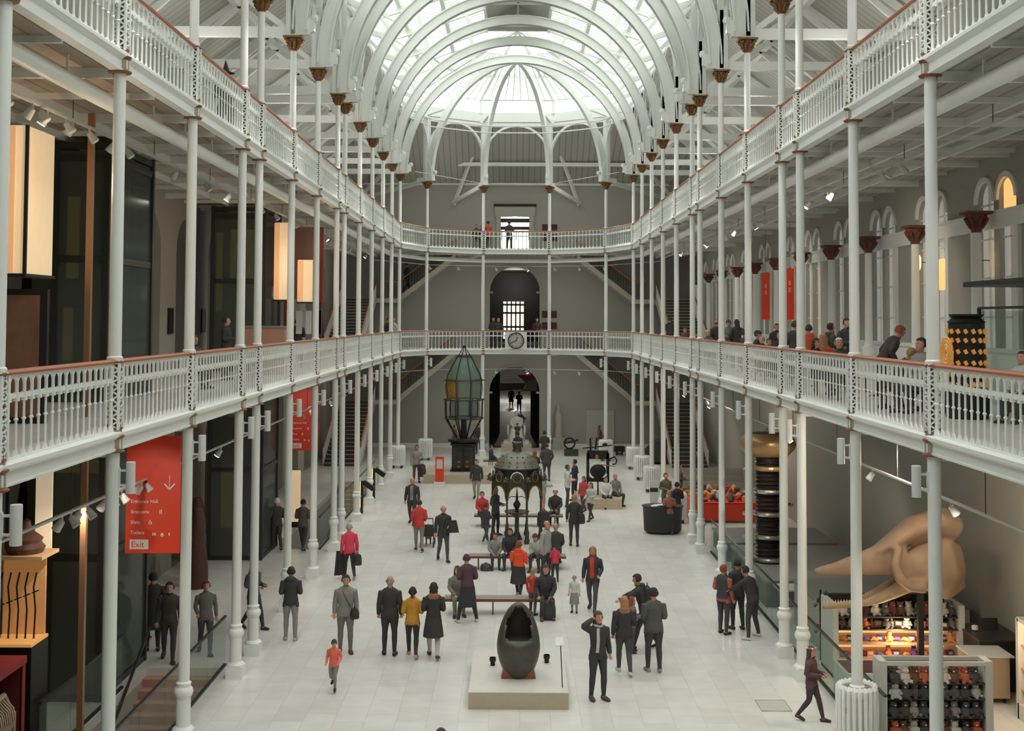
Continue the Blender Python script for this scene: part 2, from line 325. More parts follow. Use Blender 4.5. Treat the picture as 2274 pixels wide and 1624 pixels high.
# clerestory band and glazing over the nave
def ring(k): return [(x*k,D0+(y-D0)*k) for x,y in apo]
K=1.11; R_=ring(K); xe=XC*K
s=MB()
fn=lambda u,v,t:(u,v,t)
path=[(-xe,-8)]+R_+[(xe,-8)]; path2=[(-xe-.12,-8)]+ring(K+.02)+[(xe+.12,-8)]
s.strip(path,path2,fn,19.1,19.85,white2); s.strip([(-xe+.1,-8)]+ring(K-.015)+[(xe-.1,-8)],path2,fn,19.0,19.1,white2)
s.strip(path,path2,fn,20.55,20.7,white2)
for i in range(5):
    a,b=Vector((*R_[i],0)),Vector((*R_[i+1],0))
    s.bar((a.x,a.y,19.8),(a.x,a.y,20.6),.18,.18,white2)
    for j in range(1,9): p=a.lerp(b,j/9); s.bar((p.x,p.y,19.85),(p.x,p.y,20.55),.03,.05,white2)
s.bar((R_[5][0],R_[5][1],19.8),(R_[5][0],R_[5][1],20.6),.18,.18,white2)
y=D0
while y>12:
    for sg in(-1,1): s.bar((sg*xe,y,19.85),(sg*xe,y,20.55),.04,.06,white2)
    y-=.525
s.bb(-xe-.1,-XC-.1,-8,D0,19.05,19.2,white2); s.bb(XC+.1,xe+.1,-8,D0,19.05,19.2,white2)
struct('trim_clerestory',s)
zA,zB_,xr=20.62,22.35,1.55; ap=(0,D0-1.2,22.9)
rg=glass('roof_glass',(250,252,250),.05,.1)
def roofpane(a,b,c,d_,mb,n,m=white2,pur=(.33,.66),w=.06):
    """Glazing bars and purlins over a quad eave a-b, ridge d-c."""
    a,b,c,d_=[Vector(p) for p in(a,b,c,d_)]
    for j in range(n+1):
        p=a.lerp(b,j/n); q=d_.lerp(c,j/n)
        if (p-q).length>.3: mb.bar(p,q,w,.12,m)
    for t_ in pur: mb.bar(a.lerp(d_,t_),b.lerp(c,t_),.18,.22,m)
for sg,nm in((-1,'left'),(1,'right')):
    s=MB(); roofpane((sg*xe,8,zA),(sg*xe,D0-1.2,zA),(sg*xr,D0-1.2,zB_),(sg*xr,8,zB_),s,120)
    struct('trim_roof_glazing_bars_'+nm,s)
    g=MB(); g.add([(sg*xe,-8,zA+.05),(sg*xe,D0-1.2,zA+.05),(sg*xr,D0-1.2,zB_+.05),(sg*xr,-8,zB_+.05)],[(0,1,2,3)],rg)
    g.add([(sg*xe,-8,19.85),(sg*xe,D0,19.85),(sg*xe,D0,20.6),(sg*xe,-8,20.6)],[(0,1,2,3)],rg)
    tag(g.build('window_roof_'+nm),kind='structure')
s=MB(); g=MB()
Z=lambda p,z:(p[0],p[1],z)
rr=[(-xe,D0-1.2)]+R_[1:5]+[(xe,D0-1.2)]
rr[0]=(-xe,D0-1.2); 
for i in range(5):
    a,b=(R_[i] if i else (-xe,D0-1.2)),(R_[i+1] if i<4 else (xe,D0-1.2))
    g.add([Z(a,zA+.05),Z(b,zA+.05),ap],[(0,1,2)],rg); g.add([Z(R_[i],19.85),Z(R_[i+1],19.85),Z(R_[i+1],20.6),Z(R_[i],20.6)],[(0,1,2,3)],rg)
    A,B2=Vector(Z(a,zA)),Vector(Z(b,zA)); P_=Vector(ap)
    for tq in(.36,.68): s.bar(A.lerp(P_,tq),B2.lerp(P_,tq),.16,.2,white2)
    s.bar(A,P_,.16,.16,white2)
    for j in range(1,9):
        p=A.lerp(B2,j/9); s.bar(p,p.lerp(P_,.68 if j%2 else .36 if j%4 else .68),.06,.12,white2)
s.bar(Z((xe,D0-1.2),zA),ap,.16,.16,white2)
struct('trim_apse_glazing_bars',s); 
for sg in(-1,1): g.add([(sg*xr,D0-1.2,zB_+.05),(sg*xr,D0-2.4,zB_+.05),(0,D0-2.4,22.9),ap],[(0,1,2,3)],rg)
tag(g.build('window_roof_apse'),kind='structure')
s=MB(); lb=boards('lantern_boards',(186,185,177),(146,144,136),1,.2)
for sg in(-1,1):
    s.prism([(sg*xr,22.75),(0,23.7),(0,23.8),(sg*(xr+.15),22.8)],lambda u,v,t:(u,t,v),-8,D0-3.2,lb)
    s.bb(*sorted((sg*(xr-.05),sg*(xr+.05))),-8,D0-3.2,zB_-.1,22.8,white2)
s.prism([(-xr,zB_),(xr,zB_),(xr,22.8),(0,23.8),(-xr,22.8)],lambda u,v,t:(u,t,v),D0-3.2,D0-3.1,lb)
for y in YS[1:]:
    s.bar((-xr,y,22.4),(xr,y,22.4),.08,.12,white2); s.bar((0,y,22.4),(0,y,23.7),.08,.08,white2)
struct('ceiling_roof_lantern',s)
# ------------------------------------------------------------------ roof ribs
def ribmesh():
    s=MB(); Ri,Ro,zc=5.78,6.2,15.62; n=36
    arc=[(-Ri*cos(PI*k/n),zc+Ri*sin(PI*k/n)*1.0) for k in range(n+1)]; arc2=[(-Ro*cos(PI*k/n),zc+Ro*sin(PI*k/n)) for k in range(n+1)]
    f=lambda u,v,t:(u,t,v); s.strip(arc,arc2,f,-.13,.13,white2)
    for Rr in(Ri,Ro-.05):
        a=[(-Rr*cos(PI*k/n),zc+Rr*sin(PI*k/n)) for k in range(n+1)]; a2=[(-(Rr+.05)*cos(PI*k/n),zc+(Rr+.05)*sin(PI*k/n)) for k in range(n+1)]
        s.strip(a,a2,f,-.19,.19,white2)
    for sg in(-1,1):
        s.prism([(sg*6.0,15.46),(sg*6.36,15.46),(sg*6.36,19.2),(sg*6.12,19.2),(sg*6.12,16.6)],f,-.16,.16,white2)
        s.prism([(sg*5.72,15.5),(sg*6.2,15.46),(sg*6.2,16.6),(sg*5.8,16.2)],f,-.15,.15,white2)
        s.lathe([(.0,-.12),(.09,-.09),(.12,0),(.09,.09),(0,.12)],white2,10,(sg*5.62,0,15.95)); s.prism([(sg*5.6,15.6),(sg*5.85,15.5),(sg*5.85,16.0),(sg*5.6,15.9)],f,-.1,.1,white2)
        for a,b,w in(((5.1,18.8),(6.7,19.3),.2),((5.0,19.1),(6.2,20.5),.12),((4.1,20.25),(4.5,21.2),.2),((2.2,21.4),(2.5,22.0),.2),((5.35,18.2),(6.25,19.1),.12)): s.bar((sg*a[0],0,a[1]),(sg*b[0],0,b[1]),.14,w,white2)
        s.prism([(sg*4.9,19.45),(sg*6.85,20.45),(sg*6.85,20.62),(sg*4.4,21.3),(sg*1.5,22.3),(sg*1.5,22.1),(sg*4.3,21.1),(sg*5.9,20.6)],f,-.08,.08,white2)
    return s.mesh('roof_rib')
rm=ribmesh()
for i,y in enumerate(YS[:14]):
    tag(obj('roof_rib',rm,None,(0,y,0)),'white iron roof arch spanning the nave, %s from the round far end'%ORD[i],'roof arch','roof arches over the nave')
def aprib():
    s=MB(); n=16; f=lambda u,v,t:(u,t,v); Ri,Ro,zc=5.78,6.16,15.62
    s.strip([(Ri*cos(PI/2*k/n),zc+Ri*sin(PI/2*k/n)) for k in range(n+1)],[(Ro*cos(PI/2*k/n),zc+Ro*sin(PI/2*k/n)) for k in range(n+1)],f,-.11,.11,white2)
    s.prism([(5.72,15.5),(6.36,15.46),(6.36,19.2),(6.1,19.2),(6.1,16.9),(5.8,16.2)],f,-.14,.14,white2)
    s.lathe([(.0,-.12),(.09,-.09),(.12,0),(.09,.09),(0,.12)],white2,10,(5.62,0,15.95)); s.prism([(6.1,19.2),(6.9,19.2),(6.9,19.4),(5.0,19.4)],f,-.1,.1,white2)
    return s.mesh('apse_rib')
am=aprib()
for k in range(1,5):
    tag(obj('roof_rib',am,None,(0,D0,0),PI-PI*k/5),'curved white rib of the far half dome, %s from the left'%ORD[k-1],'roof arch','ribs of the far half dome')
# arcade arches between columns, and tie rods
def arcade(L):
    s=MB(); n=14; f=lambda u,v,t:(u,t,v); r=L/2-.12; zc=19.1-r-.18
    a=[(L/2-r*cos(PI*k/n),zc+r*sin(PI*k/n)) for k in range(n+1)]; b=[(L/2-(r+.12)*cos(PI*k/n),zc+(r+.12)*sin(PI*k/n)) for k in range(n+1)]
    s.strip(a,b,f,-.07,.07,white2); s.bb(0,L,-.06,.06,18.98,19.12,white2)
    for p in(.1,L-.1): s.bb(p-.06,p+.06,-.06,.06,15.5,19,white2)
    return s.mesh('arcade_arch')
ac={}
def seglist():
    out=[]
    for side in(-1,1):
        for i in range(len(YS)-1):
            out.append((side,i,(side*XC,YS[i+1]) if side<0 else (side*XC,YS[i]),(side*XC,YS[i]) if side<0 else (side*XC,YS[i+1])))
    c=[(-XC,D0)]+APX+[(XC,D0)]
    for k in range(5): out.append((0,k,c[k],c[k+1]))
    return out
SEG=seglist()
for side,i,a,b in SEG:
    L=math.dist(a,b); rz=math.atan2(b[1]-a[1],b[0]-a[0])
    if L<2.5: continue
    if side and i>11: continue
    k=round(L,2)
    if k not in ac: ac[k]=arcade(L)
    nm={-1:'left row',1:'right row',0:'far apse'}[side]
    tag(obj('arcade_arch',ac[k],None,(a[0],a[1],0),rz),'small white arch joining two column heads, %s, bay %s'%(nm,('numbered %s from the far end'%ORD[i]) if side else ORD[i]+' from the left'),'arch','small arches between column heads')
for j,z in enumerate((18.35,18.75)):
    s=MB(); s.tube([(x*.93,D0-1+(y-D0)*.93,z) for x,y in [(-XC,D0),*APX,(XC,D0)]],.035,white2,8); tag(s.build('tie_rod'),('lower','upper')[j]+' white tie rod curving round the far apse below the glazing','rod','tie rods of the apse')
# ------------------------------------------------------------------ railings and gallery beams
def lattice(mb,w,h,z,m,d=.02):
    n=7; q=h/n/2
    for sgn in(-1,1):
        for k in range(n*2+1):
            pass
def railing(L,z0,zr):
    """Cast balustrade of one bay: returns (balusters, handrail, beam) meshes in bay coordinates."""
    s=MB(); m0=.13; W=L-2*m0; n=max(2,round(W/.232)); p=W/n; h=zr-z0
    s.bb(m0,L-m0,-.03,.03,z0,z0+.03,white); s.bb(m0,L-m0,-.025,.025,zr-.08,zr-.05,white)
    s.bb(m0,L-m0,-.012,.012,zr-.34,zr-.28,white)
    for k in range(n+1):
        x=m0+p*k; w=.017 if 0<k<n else .03
        s.tube([(x,0,z0),(x,0,z0+.06),(x,0,z0+.09),(x,0,zr-.37),(x,0,zr-.34)],[w*1.9,w*1.5,w,w*.9,w*1.5],white,6,False)
        s.tube([(x,0,z0+h*.42),(x,0,z0+h*.44),(x,0,z0+h*.46)],[w,w*1.8,w],white,6,False); s.bb(x-.032,x+.032,-.03,.03,zr-.38,zr-.27,white)
        s.tube([(x,0,zr-.28),(x,0,zr-.08)],w*1.3,white,6,False)
    for k in range(n):
        c=m0+p*(k+.5); r=p/2-.01
        s.strip([(c-r*cos(PI*j/6),zr-.19+r*sin(PI*j/6)) for j in range(7)],[(c-(r+.022)*cos(PI*j/6),zr-.19+(r+.022)*sin(PI*j/6)) for j in range(7)],lambda u,v,t:(u,t,v),-.016,.016,white)
        s.prism([(c-p/2,z0+.03),(c-.04,z0+.03),(c-p/2+.015,z0+.11)],lambda u,v,t:(u,t,v),-.012,.012,white)
        s.prism([(c+p/2,z0+.03),(c+.04,z0+.03),(c+p/2-.015,z0+.11)],lambda u,v,t:(u,t,v),-.012,.012,white)
    r=MB(); r.prism([(-.05,zr-.05),(.05,zr-.05),(.06,zr-.02),(.04,zr+.01),(-.04,zr+.01),(-.06,zr-.02)],lambda u,v,t:(t,u,v),0,L,wood)
    return s.mesh('balusters'),r.mesh('handrail')
def beam(L,zb):
    s=MB(); f=lambda u,v,t:(t,u,v); e=.0
    s.prism([(-.055,zb),(.1,zb),(.1,zb+.29),(-.055,zb+.29)],f,e,L,white)
    s.prism([(-.055,zb+.17),(-.075,zb+.18),(-.13,zb+.22),(-.13,zb+.27),(-.11,zb+.29),(-.055,zb+.29)],f,e,L,white)
    s.prism([(-.055,zb),(-.08,zb),(-.08,zb+.025),(-.055,zb+.04)],f,e,L,white)
    return s.mesh('gallery_beam')
LV=(('middle',5.80,7.16),('upper',11.54,12.89)); rc={}; tb=0
for nm,zb,zr in LV:
    for side,i,a,b in SEG:
        if side and i>13: continue
        L=math.dist(a,b); rz=math.atan2(b[1]-a[1],b[0]-a[0]); k=(round(L,2),nm)
        if k not in rc: rc[k]=(*railing(L,zb+.29,zr),beam(L,zb))
        w={-1:'left side',1:'right side',0:'far apse'}[side]
        small=' short' if L<2.5 else ''
        t=thing('balustrade','white%s cast-iron balustrade of the %s gallery, %s, %s bay %s'%(small,nm,w,ORD[i],'from the far end' if side else 'from the left'),'railing',(a[0],a[1],0),rz,'balustrades of the galleries')
        obj('balusters',rc[k][0],t); obj('handrail',rc[k][1],t); tb+=1
        tag(obj('trim_%d'%tb,rc[k][2],None,(a[0],a[1],0),rz),kind='structure')
# ------------------------------------------------------------------ columns
def casing(z0,z1):
    s=MB(); w=.1; h=z1-z0; n=8; q=h/n
    for sg in(-1,1):
        for tg in(-1,1): s.box((sg*w,tg*w,(z0+z1)/2),(.035,.035,h),white)
    for face in range(4):
        c,si=[(0,-1),(1,0),(0,1),(-1,0)][face]
        P=lambda u,z:(u,-w*1.0,z) if face==0 else (w,u,z) if face==1 else (u,w,z) if face==2 else (-w,u,z)
        for k in range(n):
            za=z0+k*q; s.bar(P(-w,za),P(w,za+q),.012,.026,white); s.bar(P(w,za),P(-w,za+q),.012,.026,white)
    s.box((0,0,z1-.01),(.25,.25,.02),rust); s.lathe([(.055,z0),(.055,z1)],mat('casing_core',(116,92,78),.7),10)
    return s
def collar(z):
    s=MB(); n=20
    s.lathe([(.1,z-.03),(.165,z-.025),(.175,z),(.13,z+.02)],rust,n); s.lathe([(.125,z+.02),(.125,z+.18)],mat('collar_grey_gold',(170,160,134),.5,var=.2,scale=25),n)
    for k in range(8): a=k*PI/4+PI/8; s.bar((.13*cos(a),.13*sin(a),z+.03),(.13*cos(a),.13*sin(a),z+.17),.02,.02,white)
    s.lathe([(.13,z+.18),(.16,z+.2),(.17,z+.225),(.13,z+.24)],rust,n); s.lathe([(.125,z+.24),(.12,z+.32)],mat('collar_grey_gold'),n); s.lathe([(.12,z+.31),(.135,z+.33),(.13,z+.35),(.1,z+.355)],rust,n)
    return s
c0=thing('column','x','column',(0,0,0),0,'white iron columns of the hall')
s=MB(); s.box((0,0,.13),(.36,.36,.26),white); s.lathe([(.19,.26),(.2,.28),(.17,.32),(.13,.34),(.13,.86),(.15,.88),(.175,.95),(.16,1.02),(.13,1.05),(.13,1.1),(.14,1.12),(.105,1.15)],white,16); s.build('base',c0)
MB().lathe([(.104,1.15),(.098,5.8)],white,16).build('shaft',c0); MB().lathe([(.1,7.13),(.12,7.15),(.12,7.2),(.097,7.22),(.09,11.54)],white,16).build('shaft',c0)
MB().lathe([(.095,12.86),(.11,12.88),(.11,12.93),(.09,12.95),(.082,15.08)],white,16).build('shaft',c0)
for z0,z1 in((6.12,7.14),(11.86,12.87)): casing(z0,z1).build('lattice_casing',c0)
for z in(5.8,11.54): collar(z).build('gilded_collar',c0)
s=MB(); s.lathe([(.09,15.06),(.1,15.09),(.09,15.11),(.1,15.16),(.13,15.26),(.19,15.36),(.2,15.38)],gilt,12); s.box((0,0,15.42),(.5,.5,.05),gilt)
for k in range(8):
    a=k*PI/4
    for z,r,rr_ in((15.16,.1,.035),(15.25,.13,.04)): s.tube([(r*cos(a+z),r*sin(a+z),z-.04),((r+.04)*cos(a+z),(r+.04)*sin(a+z),z+.04),((r+.09)*cos(a+z),(r+.09)*sin(a+z),z+.05)],[rr_,rr_,.015],gilt,5)
    if k%2: s.tube([(.14*cos(a),.14*sin(a),15.3),(.27*cos(a),.27*sin(a),15.37)],[.03,.05],gilt,6)
s.build('capital',c0)
cols=[]
for side in(-1,1):
    for i,y in enumerate(YS[:14]): cols.append((side,i,side*XC,y))
for k,(x,y) in enumerate(APX): cols.append((0,k,x,y))
for n_,(side,i,x,y) in enumerate(cols):
    if side: lb_='white cast-iron column with gilded collars, %s from the far end in the %s row'%(ORD[i],'left' if side<0 else 'right')
    else: lb_='white cast-iron column of the curved far end, %s from the left'%ORD[i]
    rz=0 if side else math.atan2(y-D0,x)
    if n_==0: c0.location=(x,y,0); c0['label']=lb_
    else: dup(c0,(x,y,0),rz,lb_)
# cylinder lamps on the ground-floor columns
l0=None; al=mat('lamp_white',(222,224,220),.4)
for side,i,x,y in cols:
    if side==0 and i in(1,2): continue
    dx=-side if side else (1 if i==0 else -1)
    lab='white cylinder lamp bracketed to the %s column of the %s, below the middle gallery'%(ORD[i],{-1:'left row',1:'right row',0:'far curve'}[side])
    lx=x+dx*.27
    if l0 is None:
        l0=thing('cylinder_lamp',lab,'lamp',(lx,y,5.16),PI if dx<0 else 0,'cylinder lamps on the columns')
        MB().lathe([(.07,0),(.07,.47)],al,14).build('lamp_shade',l0); s=MB()
        for z in(.12,.34): s.bar((-.18,0,z),(-.06,0,z),.03,.03,al)
        s.bb(-.19,-.16,-.03,.03,.08,.38,al); s.build('bracket',l0)
    else: dup(l0,(lx,y,5.16),PI if dx<0 else 0,lab)
# ------------------------------------------------------------------ people
skin=mat('skin',(206,150,128),.5,var=.05); skind=mat('skin_shade_tan',(176,122,96),.5); eyem=mat('eye_dark',(36,28,26),.3,var=0)
HAIR={'k':(34,28,26),'b':(72,48,34),'g':(170,168,162),'r':(150,66,34),'y':(176,134,84),'m':(92,44,44),'w':(224,222,214)}
def cloth(c):
    c=tuple(int(x if x>110 else 34+x*.69) for x in c); return mat('cloth_%d_%d_%d'%c,c,.85,var=.12,scale=14,bump=.25)  # dark cloth lifted in colour, standing in for hazy, faded blacks
def ell(mb,secs,n=14,M=None,m=None):
    """Loft of horizontal ellipses (z, rx, ry, yoff)."""
    vs=[];fs=[]
    for z,rx,ry,yo in secs:
        for k in range(n):
            a=2*PI*k/n; vs.append(Vector((rx*cos(a),yo+ry*sin(a),z)))
    if M: vs=[M@v for v in vs]
    for i in range(len(secs)-1):
        for k in range(n): k2=(k+1)%n; fs.append((i*n+k,i*n+k2,(i+1)*n+k2,(i+1)*n+k))
    fs+=[tuple(reversed(range(n))),tuple(range((len(secs)-1)*n,len(secs)*n))]
    mb.add(vs,fs,m or skin)
ARM={'d':((.235,.03,1.14),(.25,-.04,.90)),'f':((.235,.05,1.15),(.10,-.27,1.13)),'p':((.29,.09,1.16),(.2,-.05,.95)),'r':((.2,-.22,1.32),(.17,-.47,1.27)),
     'h':((.36,-.03,1.5),(.12,.03,1.60)),'o':((.36,.0,1.2),(.5,-.06,1.02)),'l':((.23,-.05,1.16),(.09,-.3,1.0)),'c':((.24,.04,1.15),(.2,-.25,1.02)),'a':((.22,-.12,1.2),(.06,-.3,1.42)),'b':((.27,.12,1.16),(.12,.17,1.0))}
def evalmods(o):
    bpy.context.view_layer.update()
    return bpy.data.meshes.new_from_object(o.evaluated_get(bpy.context.evaluated_depsgraph_get()))
def figure(pose,arms,lean=0,turn=0,vox=.018,fat=1.0,nod=0.):
    """Body surface (numpy verts, faces), labels per vertex and key frames, for a person 1.75 m tall facing -Y."""
    sit=pose=='sit'; hz=.5 if sit else .93-(.03 if pose in('walk','run') else 0)
    H0=Vector((0,0,hz)); MT=Matrix.Translation(H0)@Matrix.Rotation(-lean*-1,4,'X')@Matrix.Rotation(turn,4,'Z')@Matrix.Translation((0,0,-.93))
    mb=MB(); seg=[]
    ell(mb,[(.84,.12*fat,.09*fat,0),(.9,.165*fat,.115*fat,.005),(.97,.16*fat,.115*fat,0),(1.07,.14*fat,.1*fat,0),(1.2,.152*fat,.112*fat,-.005),(1.33,.175*fat,.118*fat,0),(1.41,.18,.1,.01),(1.455,.13,.075,.01),(1.48,.06,.055,.005)],16,MT)
    seg.append((MT@Vector((0,0,.97)),MT@Vector((0,0,1.36)),.15,'T')); seg.append((MT@Vector((0,0,.86)),MT@Vector((0,0,.9)),.14,'P'))
    MH=MT@Matrix.Translation((0,0,1.5))@Matrix.Rotation(nod,4,'X')@Matrix.Translation((0,0,-1.5))
    mb.tube([MT@Vector((0,.01,1.43)),MH@Vector((0,-.005,1.57))],[.06,.05],skin,12)
    ell(mb,[(1.515,.03,.03,-.05),(1.53,.05,.055,-.035),(1.56,.064,.075,-.02),(1.60,.074,.09,-.008),(1.65,.078,.098,0),(1.69,.074,.094,.004),(1.725,.056,.074,.006),(1.748,.026,.036,.006)],16,MH)
    mb.tube([MH@Vector((0,-.09,1.655)),MH@Vector((0,-.118,1.618)),MH@Vector((0,-.09,1.605))],[.012,.019,.014],skin,6)
    for sg in(-1,1): mb.tube([MH@Vector((sg*.076,.0,1.61)),MH@Vector((sg*.088,.012,1.65))],[.014,.018],skin,6)
    seg.append((MT@Vector((0,.01,1.47)),MH@Vector((0,0,1.55)),.05,'N')); seg.append((MH@Vector((0,0,1.6)),MH@Vector((0,0,1.69)),.08,'H'))
    hands=[]
    for sg,ar in((-1,arms[0]),(1,arms[1])):
        e,w=ARM[ar]; S_0=MT@Vector((sg*.175,.01,1.4)); E_=MT@Vector((sg*e[0],e[1],e[2])); W_=MT@Vector((sg*w[0],w[1],w[2]))
        mb.tube([S_0,S_0.lerp(E_,.5),E_],[.062*fat,.05*fat,.042],skin,10); mb.tube([E_,E_.lerp(W_,.4),W_],[.042,.041,.028],skin,10)
        d=(W_-E_).normalized(); Pm=W_+d*.075; mb.tube([W_-d*.01,W_+d*.03,Pm],[(.027,.02),(.038,.018),(.036,.015)],skin,8)
        seg.append((S_0,E_,.055,'A')); seg.append((E_,W_-d*.015,.04,'A')); seg.append((W_+d*.015,Pm,.035,'D')); hands.append((Pm,d,sg))
    for sg in(-1,1):
        hp=H0+Vector((sg*.09,0,-.04))
        if sit: kn=Vector((sg*.13,-.44,.5)); an=Vector((sg*.13,-.42+(.08 if sg>0 else 0),.09))
        elif pose=='walk': kn=Vector((sg*.1,-.14 if sg>0 else .03,.5)); an=Vector((sg*.09,-.24,.09) if sg>0 else (sg*.1,.30,.14))
        elif pose=='run': kn=Vector((sg*.1,-.26,.58) if sg>0 else (sg*.1,.02,.48)); an=Vector((sg*.09,-.2,.18) if sg>0 else (sg*.1,.36,.3))
        elif pose=='wide': kn=Vector((sg*.17,-.04,.49)); an=Vector((sg*.25,.02,.09))
        else: kn=Vector((sg*.11,-.02+(.03 if sg<0 else -.03),.49)); an=Vector((sg*.115,.02+(.05 if sg<0 else -.05),.09))
        mb.tube([hp,hp.lerp(kn,.35),hp.lerp(kn,.75),kn],[.088*fat,.086*fat,.066,.058],skin,12)
        mb.tube([kn,kn.lerp(an,.3),kn.lerp(an,.7),an],[.057,.058,.045,.038],skin,12)
        seg.append((hp,kn,.08,'L')); seg.append((kn,an+Vector((0,0,.03)),.05,'L'))
        lift=an.z-.09; tz=-.055; dr=-.5 if lift>.1 else (-.25 if lift>.03 else 0)
        fwd=Vector((sg*.18,-1,dr)).normalized()
        hl=an-fwd*.06+Vector((0,0,tz)); to=an+fwd*.18+Vector((0,0,tz-.008))
        mb.tube([hl,an+Vector((0,0,tz+.018)),an+fwd*.1+Vector((0,0,tz+.004)),to],[(.03,.032),(.043,.042),(.045,.03),(.034,.018)],skin,10); mb.tube([an,an+Vector((0,0,tz))],[.038,.04],skin,8)
        seg.append((hl,to,.04,'F' if sg>0 else 'G'))
    o=bpy.data.objects.new('tmp',mb.mesh('tmp',False)); COL.objects.link(o)
    r=o.modifiers.new('r','REMESH'); r.mode='VOXEL'; r.voxel_size=vox; sm=o.modifiers.new('s','SMOOTH'); sm.factor=.5; sm.iterations=2
    me=evalmods(o); nv=len(me.vertices); V=np.empty(nv*3,np.float32); me.vertices.foreach_get('co',V); V=V.reshape(-1,3)
    Nn=np.empty(nv*3,np.float32); me.vertices.foreach_get('normal',Nn); Nn=Nn.reshape(-1,3)
    q=np.array([p.vertices[:] for p in me.polygons if len(p.vertices)==4],dtype=np.int32)
    t_=bpy.data.meshes; old=o.data; bpy.data.objects.remove(o); t_.remove(old); t_.remove(me)
    ds=[]
    for a,b,rd,lb in seg:
        a=np.array(a);b=np.array(b);ab=b-a; tt=np.clip(((V-a)@ab)/max(ab@ab,1e-9),0,1); ds.append(np.linalg.norm(V-a-tt[:,None]*ab,axis=1)/rd)
    lab=np.array([s_[3] for s_ in seg])[np.argmin(np.array(ds),axis=0)]
    return V,Nn,q,lab,MT,MH,hands,hz
FIG={}
def npmesh(name,V,F,ms,mi=None):
    me=bpy.data.meshes.new(name); me.from_pydata(V.tolist(),[],F.tolist() if hasattr(F,'tolist') else F)
    for m in ms: me.materials.append(m)
    if mi is not None: me.polygons.foreach_set('material_index',mi)
    me.update(); me.shade_smooth(); return me
def shell(name,V,Nn,q,mask,off,m,parent):
    f=q[mask[q].all(axis=1)]
    if len(f)==0: return None
    u,inv=np.unique(f,return_inverse=True)
    return obj(name,npmesh(name,V[u]+Nn[u]*off,inv.reshape(-1,4),[m]),parent)
def person(label,x,y,z=0.,h=1.72,face=0,pose='stand',arms='dd',top=(60,60,60),leg=(50,50,55),hair='b',ex='',lean=0.,turn=0.,nod=0.,shoe=(40,36,34),fat=1.,near=False,group=None,name='person',mono=None,cat='person'):
    key=(pose,arms,lean,turn,nod,fat,near)
    if key not in FIG: FIG[key]=figure(pose,arms,lean,turn,.0145 if near else .02,fat,nod)
    V,Nn,q,lab,MT,MH,hands,hz=FIG[key]
    t=thing(name,label,cat,(x,y,z),math.radians(face),group); t.scale=(h/1.75,)*3
    sk=mono or (skind if 'tan' in ex else skin)
    # body: one continuous surface with rooted fingers
    mb=MB(); 
    for Pm,d,sg in hands:
        sd=d.cross(Vector((0,1,.3))).normalized(); dn=d.cross(sd).normalized()
        if dn.y>0: dn=-dn
        for k in range(4):
            o_=Pm-d*.012+sd*((k-1.5)*.019); L_=(.062,.074,.07,.055)[k]
            mb.tube([o_,o_+d*L_*.5+dn*.006,o_+d*L_*.85+dn*.024],[.0095,.0088,.006],sk,6)
        th=Pm-d*.05+sd*(-.03); mb.tube([th,th-sd*.028+d*.02+dn*.008,th-sd*.034+d*.05+dn*.016],[.012,.0105,.007],sk,6)
    if not mono:
        for sg in(-1,1): mb.tube([MH@Vector((sg*.03,-.082,1.655)),MH@Vector((sg*.03,-.095,1.655))],[.011,.008],eyem,6)
        mb.tube([MH@Vector((-.02,-.088,1.573)),MH@Vector((.02,-.088,1.573))],.006,mat('lips',(170,92,84),.5),6)
    n0=len(V); body=V.tolist()+[list(v) for v in mb.v]; F=q.tolist()+[[i+n0 for i in f] for f in mb.f]
    ms=[sk]; mi=[0]*len(q)
    for k in mb.m:
        m=mb.ms[k]
        if m not in ms: ms.append(m)
        mi.append(ms.index(m))
    me=bpy.data.meshes.new('body'); me.from_pydata(body,[],F)
    for m in ms: me.materials.append(m)
    me.polygons.foreach_set('material_index',mi); me.update(); me.shade_smooth(); obj('body',me,t)
    iMT=np.array(MT.inverted()); Vt=np.c_[V,np.ones(len(V))]@iMT.T; iMH=np.array(MH.inverted()); Vh=np.c_[V,np.ones(len(V))]@iMH.T
    tc,lc=(mono,mono) if mono else (cloth(top),cloth(leg))
    isT=np.isin(lab,['T','A'])|((lab=='P')&(Vt[:,2]>.84))|((lab=='L')&(Vt[:,2]>.8)&(np.abs(Vt[:,0])<.3)&(Vt[:,1]>-.13)&(hz>.6))
    isL=np.isin(lab,['L','P'])|((lab=='T')&(Vt[:,2]<1.0))
    if 'bare' in ex: isL&=(V[:,2]>.42)|(lab!='L')
    shell('trousers' if 'skirt' not in ex else 'tights',V,Nn,q,isL,.007,lc,t)
    shell('jacket' if not mono else 'robe',V,Nn,q,isT,.02 if 'thin' not in ex else .011,tc,t)
    for lb in 'FG': shell('shoe',V,Nn,q,lab==lb,.009,mono or cloth(shoe),t)
    hd=(lab=='H')|(lab=='N'); hm=mono or cloth(HAIR.get(hair,HAIR['b']))
    if hair!='0' and 'bald' not in ex:
        cap=hd&((Vh[:,1]>-.02)|(Vh[:,2]>1.695))&(Vh[:,2]>1.585)
        shell('hair',V,Nn,q,cap,.016,hm,t)
    elif 'bald' in ex and hair!='0': shell('hair',V,Nn,q,hd&(Vh[:,1]>.0)&(Vh[:,2]>1.58)&(Vh[:,2]<1.67),.008,hm,t)
    if 'long' in ex:
        m_=MB(); ell(m_,[(1.36,.07,.02,.115),(1.42,.095,.045,.085),(1.5,.1,.06,.055),(1.58,.096,.075,.035),(1.66,.092,.09,.018),(1.72,.06,.07,.01)],14,MH,hm); m_.build('long_hair',t)
    if 'tail' in ex: MB().tube([MH@Vector((0,.1,1.68)),MH@Vector((0,.15,1.62)),MH@Vector((0,.13,1.5))],[.025,.035,.015],hm,8).build('ponytail',t)
